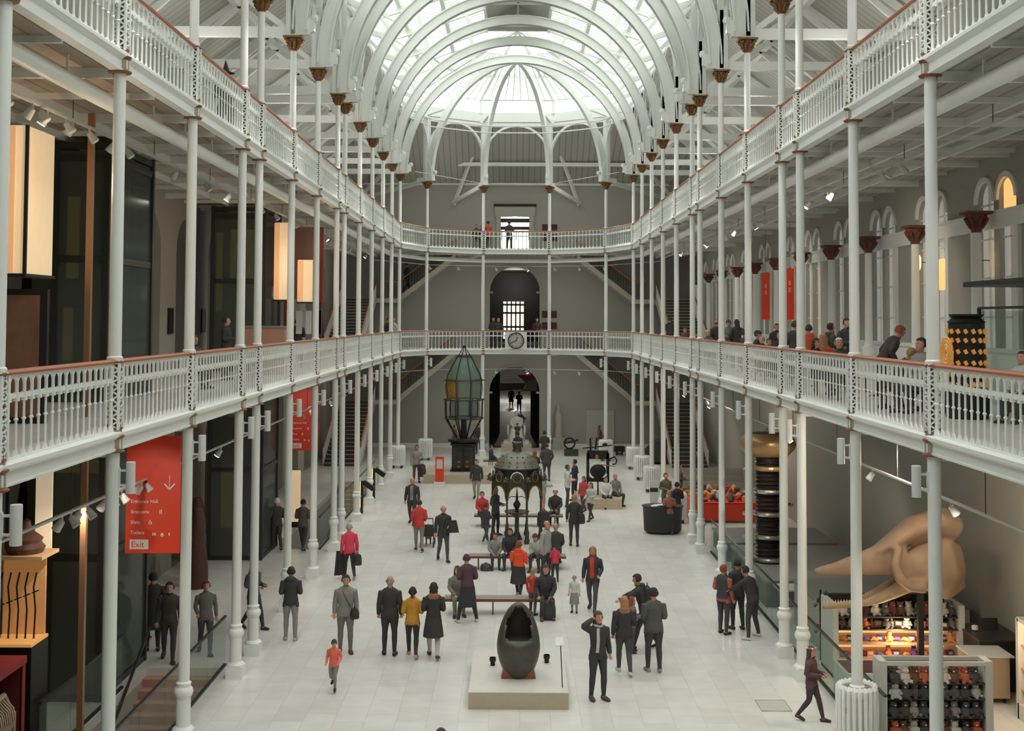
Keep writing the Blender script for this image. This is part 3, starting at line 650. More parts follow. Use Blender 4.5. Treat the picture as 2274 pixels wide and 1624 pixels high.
    if 'cap' in ex or 'beanie' in ex or 'hat' in ex:
        hc=cloth({'cap':(50,48,48),'bean':(120,120,112),'hat':(40,38,40)}['cap' if 'cap' in ex else 'bean' if 'beanie' in ex else 'hat'])
        c_=MB(); ell(c_,[(1.665,.094,.114,.0),(1.70,.092,.11,.004),(1.74,.07,.085,.006),(1.768,.03,.04,.006)],16,MH,hc)
        if 'cap' in ex: c_.add([MH@Vector(v) for v in((-.06,-.09,1.68),(.06,-.09,1.68),(.045,-.18,1.665),(-.045,-.18,1.665),(-.06,-.09,1.69),(.06,-.09,1.69),(.045,-.18,1.672),(-.045,-.18,1.672))],[(0,3,2,1),(4,5,6,7),(0,1,5,4),(1,2,6,5),(2,3,7,6),(3,0,4,7)],hc)
        c_.build('cap' if 'cap' in ex else 'hat',t)
    if 'witch' in ex:
        c_=MB(); ell(c_,[(1.69,.2,.2,0),(1.695,.2,.2,0),(1.7,.09,.105,0),(1.82,.055,.06,.01),(1.95,.02,.02,.03),(2.0,.004,.004,.04)],16,MH,cloth((40,38,42))); c_.build('pointed_hat',t)
    if 'flower' in ex:
        c_=MB()
        for k in range(12):
            a=k*PI/6; p=MH@Vector((.08*cos(a),.1*sin(a),1.72)); c_.lathe([(0,-.03),(.03,0),(0,.03)],cloth([(214,90,110),(232,226,214),(120,150,90)][k%3]),6,p)
        c_.build('flower_crown',t)
    if 'hood' in ex:
        c_=MB(); ell(c_,[(1.39,.1,.03,.1),(1.44,.13,.06,.085),(1.5,.12,.055,.085),(1.53,.08,.03,.07)],12,MT,cloth((168,116,76)) if 'tanhood' in ex else tc); c_.build('hood',t)
    if 'coat' in ex or 'skirt' in ex:
        lo=.5 if 'coat' in ex else .42
        m_=MB(); ks=[(lo,.24*fat,.19*fat,0),(lo+.15,.225*fat,.175*fat,0),(.85,.19*fat,.15*fat,0),(.95,.175*fat,.13*fat,0)]
        if hz>.6: m_.lathe([(1,0),(1,0.001)],tc,3) if False else None; n=20; vs=[(rx*cos(2*PI*k/n)*(1+.04*sin(k*2.2)),(.0 if pose=='stand' else .02)+ry*sin(2*PI*k/n)*(1.25 if pose=='walk' and zz<.8 else 1),zz) for zz,rx,ry,_ in ks for k in range(n)]; m_.add(vs,[(i*n+k,i*n+(k+1)%n,(i+1)*n+(k+1)%n,(i+1)*n+k) for i in range(3) for k in range(n)],tc if 'coat' in ex else lc); m_.build('coat_skirt' if 'coat' in ex else 'skirt',t)
    if 'scarf' in ex:
        c_=MB(); sc_=cloth((196,196,190)); c_.tube([MT@Vector((.085*cos(a),.01+.075*sin(a),1.475)) for a in [k*PI/5 for k in range(10)]],.03,sc_,8,close=True)
        c_.tube([MT@Vector((-.06,-.1,1.45)),MT@Vector((-.08,-.15,1.2)),MT@Vector((-.09,-.14,.98))],[(.035,.012)]*3,sc_,8); c_.build('scarf',t)
    if 'vest' in ex:
        shell('vest',V,Nn,q,(lab=='T')&(np.abs(Vt[:,0])<.15)&(Vt[:,2]>.92),.034,cloth((52,52,56)),t)
    if 'inner' in ex:
        c_={'red':(214,52,34),'grey':(150,146,138)}['red' if 'innerred' in ex else 'grey']
        shell('shirt_front',V,Nn,q,(lab=='T')&(np.abs(Vt[:,0])<.055)&(Vt[:,1]<-.05)&(Vt[:,2]>.93),.025,cloth(c_),t)
    if 'strap' in ex:
        c_=MB(); pts=[MT@Vector(p) for p in((-.08,-.0,1.475),(-.06,-.125,1.38),(.03,-.15,1.2),(.13,-.13,1.03),(.17,.0,.98),(.1,.14,1.15),(-.04,.14,1.38),(-.08,.05,1.47))]
        c_.tube(pts,[(.006,.02)]*8,dark,6,close=True); c_.build('bag_strap',t)
    return t
LG,LC,LN,LU=36,1.5,60,22
# ------------------------------------------------------------------ camera, world, lights
cam=bpy.data.cameras.new('camera'); co=bpy.data.objects.new('camera',cam); COL.objects.link(co); SC.camera=co
cam.sensor_width=36; cam.sensor_fit='HORIZONTAL'; cam.lens=2695.73*36/2274; cam.shift_y=-(812-593.55)/2274; cam.clip_end=400
pitch,yaw,roll=.0429,-.0012,.0046
fwd=Vector((sin(yaw)*cos(pitch),cos(yaw)*cos(pitch),sin(pitch))); rt=Vector((cos(yaw),-sin(yaw),0)); up=rt.cross(fwd)
# the picture is turned clockwise by the roll, so the camera leans the other way
r2=rt*cos(roll)+up*sin(roll); u2=up*cos(roll)-rt*sin(roll)
M=Matrix((r2,u2,-fwd)).transposed().to_4x4(); M.translation=(-.162,0,7.8); co.matrix_world=M
w=bpy.data.worlds.new('sky'); SC.world=w; w.use_nodes=True; nt=w.node_tree; bg=nt.nodes['Background']; bg.inputs[0].default_value=(.965,1.0,.985,1); bg.inputs[1].default_value=.75
def area(name,loc,sx,sy,rot,energy=0,col=(1,1,1),portal=False):
    l=bpy.data.lights.new(name,'AREA'); l.shape='RECTANGLE'; l.size=sx; l.size_y=sy; l.energy=energy; l.color=col
    o=bpy.data.objects.new(name,l); COL.objects.link(o); o.location=loc; o.rotation_euler=rot
    if portal: l.cycles.is_portal=True
    return o
ang=math.atan2(22.35-20.62,6.85-1.55)
for sg in(-1,1): area('sky_portal',(sg*4.2,27,21.75),5.6,71,(0,sg*ang,0),portal=True)
area('sky_portal',(0,66.5,22.6),13,9,(0,0,0),portal=True)
def spot(x,y,z,e,col=(1,.82,.62),tx=0,ty=0,tz=0,size=1.1):
    l=bpy.data.lights.new('track_and_fill_spot','SPOT'); l.energy=e; l.color=col; l.spot_size=size; l.spot_blend=.6; l.shadow_soft_size=.06
    o=bpy.data.objects.new('track_and_fill_spot',l); COL.objects.link(o); o.location=(x,y,z); d=Vector((tx-x,ty-y,tz-z)); o.rotation_euler=d.to_track_quat('-Z','Y').to_euler(); return o
def point(x,y,z,e,col=(1,.8,.6),r=.15):
    l=bpy.data.lights.new('lamp_and_fill','POINT'); l.energy=e; l.color=col; l.shadow_soft_size=r
    o=bpy.data.objects.new('lamp_and_fill',l); COL.objects.link(o); o.location=(x,y,z); return o
SC.view_settings.view_transform='Standard'; SC.view_settings.look='None'; SC.view_settings.gamma=1; SC.view_settings.use_curve_mapping=False
SC.view_settings.exposure=2.15
SC.cycles.max_bounces=6; SC.cycles.diffuse_bounces=4; SC.cycles.use_adaptive_sampling=True; SC.cycles.adaptive_threshold=.09; SC.cycles.use_denoising=True; SC.cycles.transparent_max_bounces=16; SC.cycles.transmission_bounces=4; SC.cycles.glossy_bounces=2
SC.cycles.sample_clamp_indirect=6; SC.cycles.caustics_reflective=False; SC.cycles.caustics_refractive=False
SITS=[]
def P_(label,x,y,z,h,face,pose,arms,top,leg,hair,ex,**k):
    if pose=='sit' and z>5: SITS.append((x,y,math.radians(face),label))
    return person(label,x,y,z,h,face,pose,arms,top,leg,hair,ex,**k)
P_('person in black hooded jacket and grey jeans, back turned, beside the left columns',-5.53,29.79,0,1.76,185,'stand','ff',(48, 46, 44),(150, 146, 138),'k','hood',near=True,shoe=(190, 186, 178))
P_('person in grey sweater with crossbody strap facing forward behind the small child in orange',-4.05,28.70,0,1.8,8,'stand','dd',(140, 138, 130),(118, 116, 108),'k','strap',near=True,fat=1.08,shoe=(90, 44, 40))
P_('small child in orange jacket and dark cap running, front left of the hall',-3.89,25.79,0,1.08,-5,'run','cc',(236, 120, 98),(138, 136, 128),'k','cap thin',near=True)
P_('balding person in black coat walking away, left of the person in yellow',-3.00,28.53,0,1.82,182,'stand','dd',(44, 43, 42),(40, 40, 40),'g','bald ',near=True,fat=1.1)
P_('person in mustard yellow jacket and black leggings walking away',-2.46,28.39,0,1.62,182,'walk','ff',(206, 148, 34),(38, 36, 38),'k','tail',near=True,shoe=(210, 160, 150))
P_('person with long dark hair in long black coat with tan hood walking away',-1.97,28.33,0,1.74,182,'walk','ff',(40, 39, 38),(196, 192, 184),'k','coat long tanhood hood',near=True,shoe=(110, 60, 48))
P_('person with grey hair in bright pink jacket near the left columns',-5.04,36.75,0,1.66,200,'walk','dd',(222, 54, 88),(42, 40, 42),'g','',near=True,lean=0.12,shoe=(170, 160, 150))
P_('person in burgundy jacket bending over the left end of the long bench',-1.31,31.63,0,1.72,195,'wide','ff',(88, 44, 56),(38, 36, 38),'m','skirt',near=True,lean=0.18,shoe=(216, 214, 206))
P_('seated person in grey half hidden behind the burgundy jacket',-1.61,32.51,0,1.66,10,'sit','ll',(128, 126, 118),(126, 124, 116),'b','long')
P_('seated child in grey hoodie on the second bench, left of a person in black',-0.70,38.44,0,1.45,5,'sit','ll',(146, 144, 136),(50, 48, 50),'k','',near=True)
P_('seated dark-haired person in black on the second bench beside the child in grey',-0.23,38.45,0,1.64,-8,'sit','ll',(40, 40, 42),(46, 44, 48),'k','long',near=True)
P_('person in bright orange raincoat and black skirt standing between the two benches',0.03,34.55,0,1.58,168,'walk','cf',(244, 84, 28),(36, 34, 36),'r','skirt hood',near=True,fat=1.1,shoe=(212, 208, 200))
P_('seated person in white leaning forward on the second bench, reddish hair falling down',0.66,38.18,0,1.68,-20,'sit','ll',(198, 198, 190),(50, 48, 52),'m','long',lean=0.45,nod=0.3)
P_('person in light grey sweater standing at the right half of the second bench',0.83,36.51,0,1.8,60,'stand','dd',(168, 168, 160),(46, 44, 48),'r','bald',near=True,lean=0.06)
P_('seated person in dark coat with back turned at the right end of the second bench',1.22,38.83,0,1.76,178,'sit','ll',(52, 52, 56),(48, 46, 50),'g','bald',lean=0.2)
P_('small child in pink hunched beside the dark coat at the second bench',1.12,36.51,0,1.1,190,'stand','ff',(214, 50, 84),(40, 38, 42),'b','',lean=0.4)
P_('small child in red top with long hair standing at the long bench',0.39,32.42,0,1.22,150,'stand','dd',(196, 56, 44),(96, 92, 96),'y','long thin',near=True)
P_('seated person in black jacket on the long bench behind a backpack',0.72,32.27,0,1.8,5,'sit','cl',(44, 43, 44),(48, 46, 50),'b','',near=True,lean=0.1,shoe=(96, 50, 44))
P_('toddler in white shirt and grey skirt beside the person with the red top',1.50,32.69,0,0.98,-10,'stand','dd',(214, 212, 204),(150, 148, 140),'g','thin skirt',near=True)
P_('person in dark jacket open over a bright red top walking with the toddler',2.00,32.90,0,1.74,-12,'walk','dc',(46, 48, 50),(74, 74, 74),'y','long innerred',near=True,shoe=(48, 44, 44))
P_('person with black backpack reaching out to hug, right front of the hall',2.99,29.14,0,1.8,255,'walk','rr',(38, 38, 40),(50, 50, 54),'k','hood',near=True,lean=0.25)
P_('person with blond hair in dark jacket seen from behind beside the grey sweater',2.32,27.12,0,1.72,182,'walk','fd',(44, 42, 42),(64, 64, 62),'y','long hood tanhood',near=True,fat=1.1,shoe=(216, 212, 204))
P_('child with red hair being embraced by the person with the black backpack',2.66,28.82,0,1.3,100,'stand','ff',(118, 114, 106),(80, 78, 74),'r','long')
P_('broad person in dark grey-green sweater standing with back turned, right front',2.99,27.30,0,1.84,186,'stand','ff',(78, 80, 74),(46, 46, 46),'k','',near=True,fat=1.15,shoe=(150, 150, 144))
P_('person in black with patterned scarf holding one hand behind the head',1.61,25.27,0,1.8,25,'stand','hd',(40, 40, 42),(42, 42, 42),'b','long scarf',near=True,lean=0.04,nod=-0.1,shoe=(70, 50, 40))
P_('person at the bottom edge of the photo, only the brown-haired crown showing',-1.21,18.36,0,1.7,180,'stand','dd',(90, 70, 60),(60, 60, 60),'b','')
P_('person in grey jumper carrying dark bags left of the red sign',-4.74,58.25,0,1.78,10,'stand','df',(160, 158, 148),(98, 76, 60),'b','')
P_('balding person in open dark jacket striding forward on the left side',-3.97,46.45,0,1.8,-5,'walk','dd',(48, 46, 46),(50, 48, 50),'g','bald innergrey')
P_('person in red and orange top pushing the pushchair',-3.30,41.18,0,1.74,185,'walk','cc',(216, 58, 50),(140, 134, 124),'b','')
P_('small child in red sitting in the pushchair',-3.07,42.25,0,0.95,180,'sit','ll',(220, 66, 58),(60, 58, 56),'k','')
P_('bald bearded person in black sweater with a coat over the arm, left of the fountain',-2.39,39.53,0,1.8,15,'walk','df',(46, 46, 46),(70, 70, 68),'b','bald')
P_('person in black jumper and grey trousers walking between lighthouse lens and fountain',-1.72,52.85,0,1.76,-5,'walk','dd',(44, 46, 44),(150, 148, 140),'b','')
P_('seated person in red jacket left of the fountain',-1.31,46.23,0,1.7,20,'sit','ll',(206, 52, 48),(56, 50, 54),'b','')
P_('person in dark grey standing against the left fountain posts',-0.77,44.14,0,1.74,60,'stand','ff',(84, 84, 86),(50, 50, 54),'k','')
P_('youngster in navy with white shoes at the left foot of the fountain',-1.09,42.63,0,1.4,140,'walk','ff',(52, 54, 62),(66, 66, 74),'b','',shoe=(216, 214, 208))
P_('person with orange hair seen from behind, right of the fountain dome',0.94,60.36,0,1.72,178,'sit','ll',(50, 46, 46),(50, 46, 46),'r','long')
P_('broad person in dark olive coat standing beyond the fountain',1.49,59.12,0,1.8,180,'stand','pp',(64, 64, 52),(56, 54, 48),'b','',fat=1.2)
P_('person in black by the right column of the far curve behind the olive coat',1.56,66.09,0,1.75,180,'stand','ff',(48, 46, 44),(46, 44, 44),'k','')
P_('person in black standing in front of the white seated statue',0.12,66.03,0,1.7,180,'stand','dd',(42, 40, 42),(40, 38, 40),'k','')
P_('person crouching beside a pink rucksack left of the fountain dome',-1.29,64.00,0,1.6,90,'sit','ll',(60, 50, 60),(50, 48, 52),'k','')
P_('person in white top and dark trousers facing the person in black',2.13,50.96,0,1.74,100,'stand','ff',(206, 206, 198),(60, 58, 62),'b','')
P_('person in black coat standing with back turned close to the white top',2.52,52.73,0,1.76,250,'stand','fd',(46, 46, 46),(48, 46, 48),'k','')
P_('white-haired seated person with red socks right of the fountain',1.48,46.71,0,1.76,-10,'sit','ll',(48, 48, 50),(54, 50, 54),'w','',shoe=(190, 50, 60))
P_('person in pale grey shorts seen through the right fountain arch',1.08,49.28,0,1.7,95,'stand','ff',(168, 164, 156),(168, 140, 124),'b','bare')
P_('person in dark clothes with a shoulder rucksack right of the fountain',1.97,42.21,0,1.76,175,'stand','dd',(44, 44, 42),(48, 46, 46),'y','')
P_('youngster in red jacket walking left of the one in pale grey',2.71,49.33,0,1.5,-40,'walk','dd',(196, 60, 62),(54, 50, 54),'m','long')
P_('youngster in pale grey top walking in front of the black press',2.88,47.47,0,1.5,-40,'walk','cf',(196, 194, 190),(50, 48, 54),'m','long')
P_('seated person in white cardigan with red hair on the stone plinth',3.72,50.82,0,1.68,10,'sit','ll',(220, 220, 214),(48, 46, 50),'r','long')
P_('seated person in olive with scarf beside the white cardigan',4.16,51.39,0,1.76,30,'sit','ll',(136, 136, 126),(66, 66, 62),'r','bald')
P_('person in rust brown coat leaning at the black desk',5.54,44.49,0,1.6,190,'stand','ff',(164, 108, 84),(48, 44, 46),'y','')
P_('person in black behind the rust brown coat at the desk',6.03,46.03,0,1.7,200,'stand','ff',(44, 42, 44),(44, 42, 44),'k','')
P_('person in olive green behind the desk next to the white notice stand',5.93,48.53,0,1.72,20,'stand','ff',(90, 88, 66),(70, 70, 56),'k','')
P_('person with red hair and plaid sleeves at the right glass barrier',5.11,30.58,0,1.7,140,'stand','df',(176, 92, 88),(54, 54, 58),'r','vest',near=True)
P_('dark-clothed person between the red-haired one and the leaning one',5.54,31.03,0,1.76,200,'stand','ff',(46, 44, 46),(44, 44, 46),'k','',near=True)
P_('person in black leaning over the right glass barrier',5.76,30.17,0,1.76,230,'wide','dr',(44, 42, 42),(48, 46, 46),'k','',near=True,lean=0.3,shoe=(216, 214, 208))
P_('child in maroon jacket with flower crown beside the shop, front right',5.69,24.02,0,1.46,60,'walk','ff',(92, 46, 54),(60, 40, 44),'b','long flower',near=True)
P_('white-haired person in dark coat walking in the left aisle',-8.08,41.14,0,1.78,200,'walk','ff',(50, 48, 46),(54, 52, 50),'w','')
P_('person in grey behind the left columns beside the glass barrier',-7.20,41.16,0,1.74,170,'walk','ff',(84, 82, 76),(50, 48, 46),'k','')
P_('person in grey jacket in the left aisle, right of the dark group',-7.29,28.57,0,1.7,20,'walk','cd',(112, 112, 104),(60, 58, 56),'b','thin',near=True)
P_('dark-haired person in black walking toward the left stair',-7.97,27.96,0,1.8,15,'walk','dd',(50, 46, 40),(48, 46, 42),'k','',near=True)
P_('tall person in long dark coat in the left aisle',-8.58,28.78,0,1.82,200,'stand','pp',(44, 42, 38),(42, 40, 38),'k','coat')
P_('person in black leaning forward near the glass lift, left aisle',-9.24,29.60,0,1.74,120,'walk','ff',(46, 44, 40),(44, 42, 40),'k','')
P_('person in grey half hidden behind a front left column',-6.65,30.80,0,1.74,60,'walk','ff',(78, 74, 72),(50, 48, 50),'b','long')
P_('person in red half hidden behind a column in the left aisle',-8.91,40.73,0,1.6,10,'stand','ff',(180, 60, 50),(60, 50, 50),'k','')
P_('person in brown at the left wall behind the lighthouse lens',-3.47,69.78,0,1.74,90,'stand','ff',(96, 60, 56),(50, 46, 46),'b','')
P_('person in dark clothes right behind the lighthouse lens',-2.15,70.77,0,1.74,0,'stand','dd',(48, 46, 44),(46, 44, 44),'k','')
P_('person in rust red beside the pale panel at the far right wall',4.85,70.13,0,1.72,80,'stand','ff',(120, 66, 50),(60, 50, 46),'b','long')
P_('distant person in long dark coat through the ground-floor arch, left one',-0.31,107.96,0,1.72,180,'stand','dd',(40, 40, 40),(40, 40, 40),'k','coat')
P_('distant person in black through the ground-floor arch, right one',0.37,101.78,0,1.78,180,'stand','ff',(46, 40, 36),(46, 42, 40),'k','')
P_('person in dark jacket on the right middle gallery nearest its far end',7.70,61.09,6.06,1.88,200,'stand','ff',(52, 48, 46),(50, 48, 50),'b','')
P_('seated person in dark red on the right middle gallery, far part',7.90,57.06,6.06,1.83,20,'sit','ll',(120, 50, 46),(50, 48, 50),'b','')
P_('seated person in maroon between two right gallery columns',7.60,51.56,6.06,1.75,160,'sit','ll',(110, 44, 50),(50, 48, 50),'b','')
P_('white-haired seated person facing forward on the right middle gallery',7.40,47.32,6.06,1.80,10,'sit','ll',(96, 96, 90),(60, 60, 60),'w','')
P_('balding person in black standing over the white-haired diner',7.80,47.72,6.06,1.73,200,'stand','ff',(46, 44, 44),(50, 48, 50),'r','bald')
P_('person in grey with dark cap standing on the right middle gallery',7.80,44.93,6.06,1.75,10,'stand','ff',(120, 118, 112),(50, 48, 50),'k','cap')
P_('person in black with long dark hair standing beside the dark cap',8.00,44.38,6.06,1.77,190,'stand','pp',(42, 40, 42),(42, 40, 42),'k','coat long')
P_('seated person in dark clothes beside the long dark hair, right gallery',7.70,41.34,6.06,1.88,100,'sit','ll',(60, 56, 58),(50, 48, 50),'m','')
P_('seated person in dark hat and white collar on the right middle gallery',7.40,37.57,6.06,1.88,60,'sit','ll',(44, 42, 44),(50, 48, 50),'m','hat')
P_('bald seated person next to the dark hat on the right middle gallery',7.10,35.50,6.06,1.71,-20,'sit','ll',(50, 48, 50),(50, 48, 50),'r','bald')
P_('small seated person right of the bald diner, right gallery',7.70,37.35,6.06,1.57,20,'sit','ll',(60, 46, 46),(50, 48, 50),'m','')
P_('distant standing person in dark top by the right gallery wall',8.60,40.41,6.06,1.63,0,'stand','ff',(52, 44, 44),(50, 48, 50),'k','')
P_('seated person in brown beside the gallery column, right middle gallery',8.20,38.18,6.06,1.84,-30,'sit','ll',(58, 48, 50),(50, 48, 50),'b','')
P_('standing person in black left of the orange jacket, right gallery',7.40,32.64,6.06,1.73,150,'stand','ff',(48, 44, 44),(50, 48, 50),'b','')
P_('person in orange jacket standing just right of a column on the right gallery',7.60,31.92,6.06,1.63,190,'stand','ff',(196, 76, 36),(60, 50, 50),'k','hood')
P_('seated person in bright orange with long fair hair, right gallery',7.40,29.66,6.06,1.88,170,'sit','ll',(226, 74, 34),(60, 50, 50),'y','long')
P_('seated person with long black hair left of the bright orange top',7.00,28.76,6.06,1.75,40,'sit','ll',(44, 42, 44),(50, 48, 50),'k','long')
P_('person in dark blue jacket standing beyond the bright orange top',7.70,30.09,6.06,1.68,100,'stand','ff',(52, 54, 58),(50, 48, 50),'k','hood')
P_('white-haired seated person in glasses near the right gallery rail',7.10,27.11,6.06,1.80,0,'sit','ll',(66, 64, 62),(50, 48, 50),'w','')
P_('waiter in black waistcoat standing behind the white-haired diner',8.80,32.67,6.06,1.80,20,'stand','ff',(50, 48, 50),(50, 48, 50),'k','')
P_('red-haired person in dark jumper bending over a gallery table',7.20,24.29,6.06,1.75,95,'stand','cc',(66, 42, 42),(50, 48, 50),'r','',lean=.55)
P_('seated fair-haired person right of the one bending over',7.30,23.95,6.06,1.75,60,'sit','ll',(60, 58, 58),(50, 48, 50),'y','',lean=.55)
P_('seated dark-haired person in grey near the nearest right column',7.60,23.15,6.06,1.88,-70,'sit','ll',(150, 150, 142),(60, 60, 60),'k','')
P_('seated person in white at the right edge of the middle gallery',8.60,20.94,6.06,1.63,-60,'sit','ll',(190, 190, 184),(60, 60, 60),'k','')
P_('dark figure standing on the left middle gallery near a lift shaft',-8.20,34.05,6.06,1.77,100,'stand','ff',(44, 42, 40),(44, 42, 42),'k','')
P_('seated person in dark red low behind the left middle gallery rail',-8.00,29.90,6.06,1.73,60,'sit','ll',(90, 50, 50),(50, 46, 46),'b','')
P_('dark figure below the lit cream panel on the left middle gallery',-7.70,42.48,6.06,1.73,200,'stand','ff',(44, 42, 44),(44, 42, 42),'k','')
P_('person in black at the far left corner of the middle gallery',-7.10,67.64,6.06,1.79,60,'stand','pp',(40, 38, 38),(40, 38, 38),'k','vest')
P_('person in white shirt at the far left corner of the middle gallery',-6.60,65.61,6.06,1.77,-60,'stand','pp',(216, 216, 210),(60, 58, 58),'b','bald')
P_('person in pointed black hat on the left upper gallery',-6.90,28.14,11.8,1.78,30,'stand','ff',(44, 42, 44),(44, 42, 44),'b','witch')
P_('person with only a dark head above the right upper gallery rail',7.00,37.99,11.8,1.84,-40,'stand','ff',(40, 38, 40),(44, 42, 44),'k','')
P_('person in black standing left of the bald one behind the clock rail',-1.32,71.50,6.06,1.85,20,'stand','ff',(44, 42, 42),(50, 48, 50),'k','')
P_('bald person leaning at the rail left of the clock',-1.02,70.80,6.06,1.82,0,'stand','dd',(46, 46, 44),(50, 48, 50),'r','bald')
P_('person in black holding white papers right of the clock',1.24,71.20,6.06,1.83,20,'stand','ff',(46, 46, 50),(50, 48, 50),'k','')
P_('dark-clothed person climbing the upper far left stair',-6.56,72.90,9.34,1.85,120,'walk','ff',(50, 46, 46),(50, 48, 50),'k','')
P_('person in black at the far upper gallery rail, left of the orange one',-2.34,71.00,11.8,1.54,10,'stand','dd',(50, 48, 50),(50, 48, 50),'k','')
P_('person in orange behind a far column on the upper gallery',-1.67,71.50,11.8,1.79,160,'stand','ff',(206, 66, 40),(50, 48, 50),'b','')
P_('person in dark shawl before the upper gallery doorway',-0.42,71.80,11.8,1.85,200,'stand','ff',(52, 50, 50),(50, 48, 50),'b','')
P_('small dark figure between the black and the orange person, upper gallery',-2.01,71.30,11.8,1.54,10,'stand','dd',(60, 56, 56),(50, 48, 50),'k','')
# ------------------------------------------------------------------ exhibits and furniture
# dark pod-like seat sculpture on its pale plinth
t=thing('plinth','wide low plinth with pale top under the dark egg-shaped seat','plinth',(-.02,26.14,0)); MB().bb(-1.0,1.0,-1.51,1.51,0,.325,stone).build('base',t); MB().bb(-1.0,1.0,-1.51,1.51,.325,.34,mat('plinth_top',(216,213,204),.5)).build('top',t)
t=thing('egg_sculpture','tall dark hollow egg-shaped sculpture with a seat ledge on the front plinth','sculpture',(-.02,25.75,.34))
pod=mat('dark_bog_wood',(78,74,66),.35,var=.3,scale=7,bump=.3); podi=mat('pod_inside',(58,56,52),.3,var=.2)
def podsurf(r,n,mb,m,inset=0,z0=0,z1=1.52,open_=True):
    prof=[(z,a) for z,a in[(0,.2),(.08,.27),(.2,.35),(.35,.41),(.5,.445),(.65,.455),(.8,.44),(.95,.41),(1.1,.365),(1.25,.3),(1.36,.235),(1.45,.15),(1.5,.07),(1.52,.02)]]
    vs=[];fs=[]
    for z,a in prof:
        a=max(.005,a-inset); zz=z-(inset if z>1 else -inset*.3)
        for k in range(n): th=2*PI*k/n; vs.append((a*cos(th),a*.85*sin(th)+.12*(z/1.5-.5),zz))
    keep=[]
    for i in range(len(prof)-1):
        for k in range(n):
            th=2*PI*(k+.5)/n; zc=(prof[i][0]+prof[i+1][0])/2; ac=(prof[i][1]+prof[i+1][1])/2
            fx=cos(th)*ac; front=sin(th)<0
            op=open_ and front and zc>.8 and abs(fx)<.31*math.sqrt(max(0,1-((zc-.8)/.66)**2))+.0
            if not op: keep.append((i*n+k,i*n+(k+1)%n,(i+1)*n+(k+1)%n,(i+1)*n+k))
    mb.add(vs,keep,m); mb.add([v for v in vs[:n]],[tuple(reversed(range(n)))],m)
s=MB(); podsurf(0,40,s,pod); me=s.mesh('shell'); o=obj('shell',me,t); q=o.modifiers.new('thick','SOLIDIFY'); q.thickness=.05; q.offset=-1
s=MB(); s.lathe([(.02,.8),(.36,.8),(.37,.77)],podi,28,(0,-.0,0),1,.84); s.tube([(-.37,-.13,.8),(-.25,-.27,.82),(-.2,-.3,.77),(.2,-.3,.77),(.25,-.27,.82),(.37,-.13,.8)],.03,pod,8); s.build('seat_ledge',t)
MB().prism([(-.36,-.0),(.36,0),(.3,.26),(-.3,.26)],lambda u,v,t_:(u,t_,v),-.22,.1,mat('copper_base',(150,92,58),.4,metal=.5,var=.2)).build('base_block',t)
for i,(x,y) in enumerate(((-.57,26.52),(.6,26.75))):
    u=thing('uplight','small dark uplight on the plinth, %s of the egg sculpture'%('left','right')[i],'light',(x,y,.34),0,'uplights on the front plinth'); MB().lathe([(.05,0),(.05,.08),(.07,.09),(.07,.17)],dark,12).build('housing',u); MB().lathe([(.0,.171),(.06,.171)],paper,12).build('lens',u)
u=thing('label_stand','slim label stand at the right front corner of the front plinth','stand',(.87,24.95,.34)); MB().bar((0,0,0),(-.03,.25,.8),.02,.02,dark).build('post',u); MB().box((-.05,.32,.84),(.16,.22,.02),paper,rx=.6).build('label_plate',u)
# benches
def bench(x0,x1,y0,label,z=.42,d=.5,group='slatted benches in the middle of the hall'):
    L=x1-x0; t=thing('bench',label,'bench',((x0+x1)/2,y0+d/2,0),0,group); s=MB()
    s.bb(-L/2,L/2,-d/2+.03,d/2,z-.05,z-.005,greyw); 
    for k in range(6): s.bb(-L/2,L/2,-d/2+.03+k*(d-.03)/6+.005,-d/2+.03+(k+1)*(d-.03)/6-.005,z-.005,z,greyw)
    s.build('seat',t); MB().bb(-L/2,L/2,-d/2,-d/2+.03,z-.07,z,mat('bench_edge',(128,74,60),.5)).build('edge_board',t)
    for x in(-L/2+.3,0,L/2-.3):
        q=MB(); q.bar((x,-d/2+.05,0),(x,-d/2+.05,z-.05),.03,.03,steel); q.bar((x,d/2-.05,0),(x,d/2-.05,z-.05),.03,.03,steel); q.bar((x,-d/2+.05,z-.07),(x,d/2-.05,z-.07),.03,.03,steel); q.build('leg',t)
bench(-1.95,.62,32.35,'long grey slatted bench behind the egg sculpture')
bench(-1.52,1.52,38.15,'grey slatted bench in front of the fountain')
bench(-1.6,1.75,46.05,'grey slatted bench behind the fountain')
bench(.45,1.45,60.1,'short grey bench beyond the fountain dome under the orange-haired person'); bench(-1.7,-.9,63.75,'short grey bench left of the fountain dome under the crouching person')
# bags
def bag(name,label,x,y,z,w,h,d,c,rz=0):
    t=thing(name,label,'bag',(x,y,z),rz); m=cloth(c); s=MB()
    s.tube([(0,0,0),(0,0,h*.1),(0,0,h*.55),(0,0,h*.9),(0,0,h)],[(w*.4,d*.4),(w*.5,d*.5),(w*.5,d*.5),(w*.42,d*.38),(w*.2,d*.18)],m,12); s.build('body',t)
    MB().tube([(-w*.35,0,h*.1),(-w*.38,-d*.6,h*.4),(-w*.25,-d*.35,h*.9)],.015,dark,6).build('strap',t); MB().tube([(-w*.15,0,h*.95),(0,0,h*1.15),(w*.15,0,h*.95)],.012,dark,6).build('handle',t); return t
bag('rucksack','black rucksack on the floor in front of the seated person at the long bench',.77,31.95,0,.42,.5,.34,(46,46,46)); bag('duffel_bag','dark grey bag lying under the left half of the second bench',-.98,38.05,0,.34,.22,.26,(66,66,66))
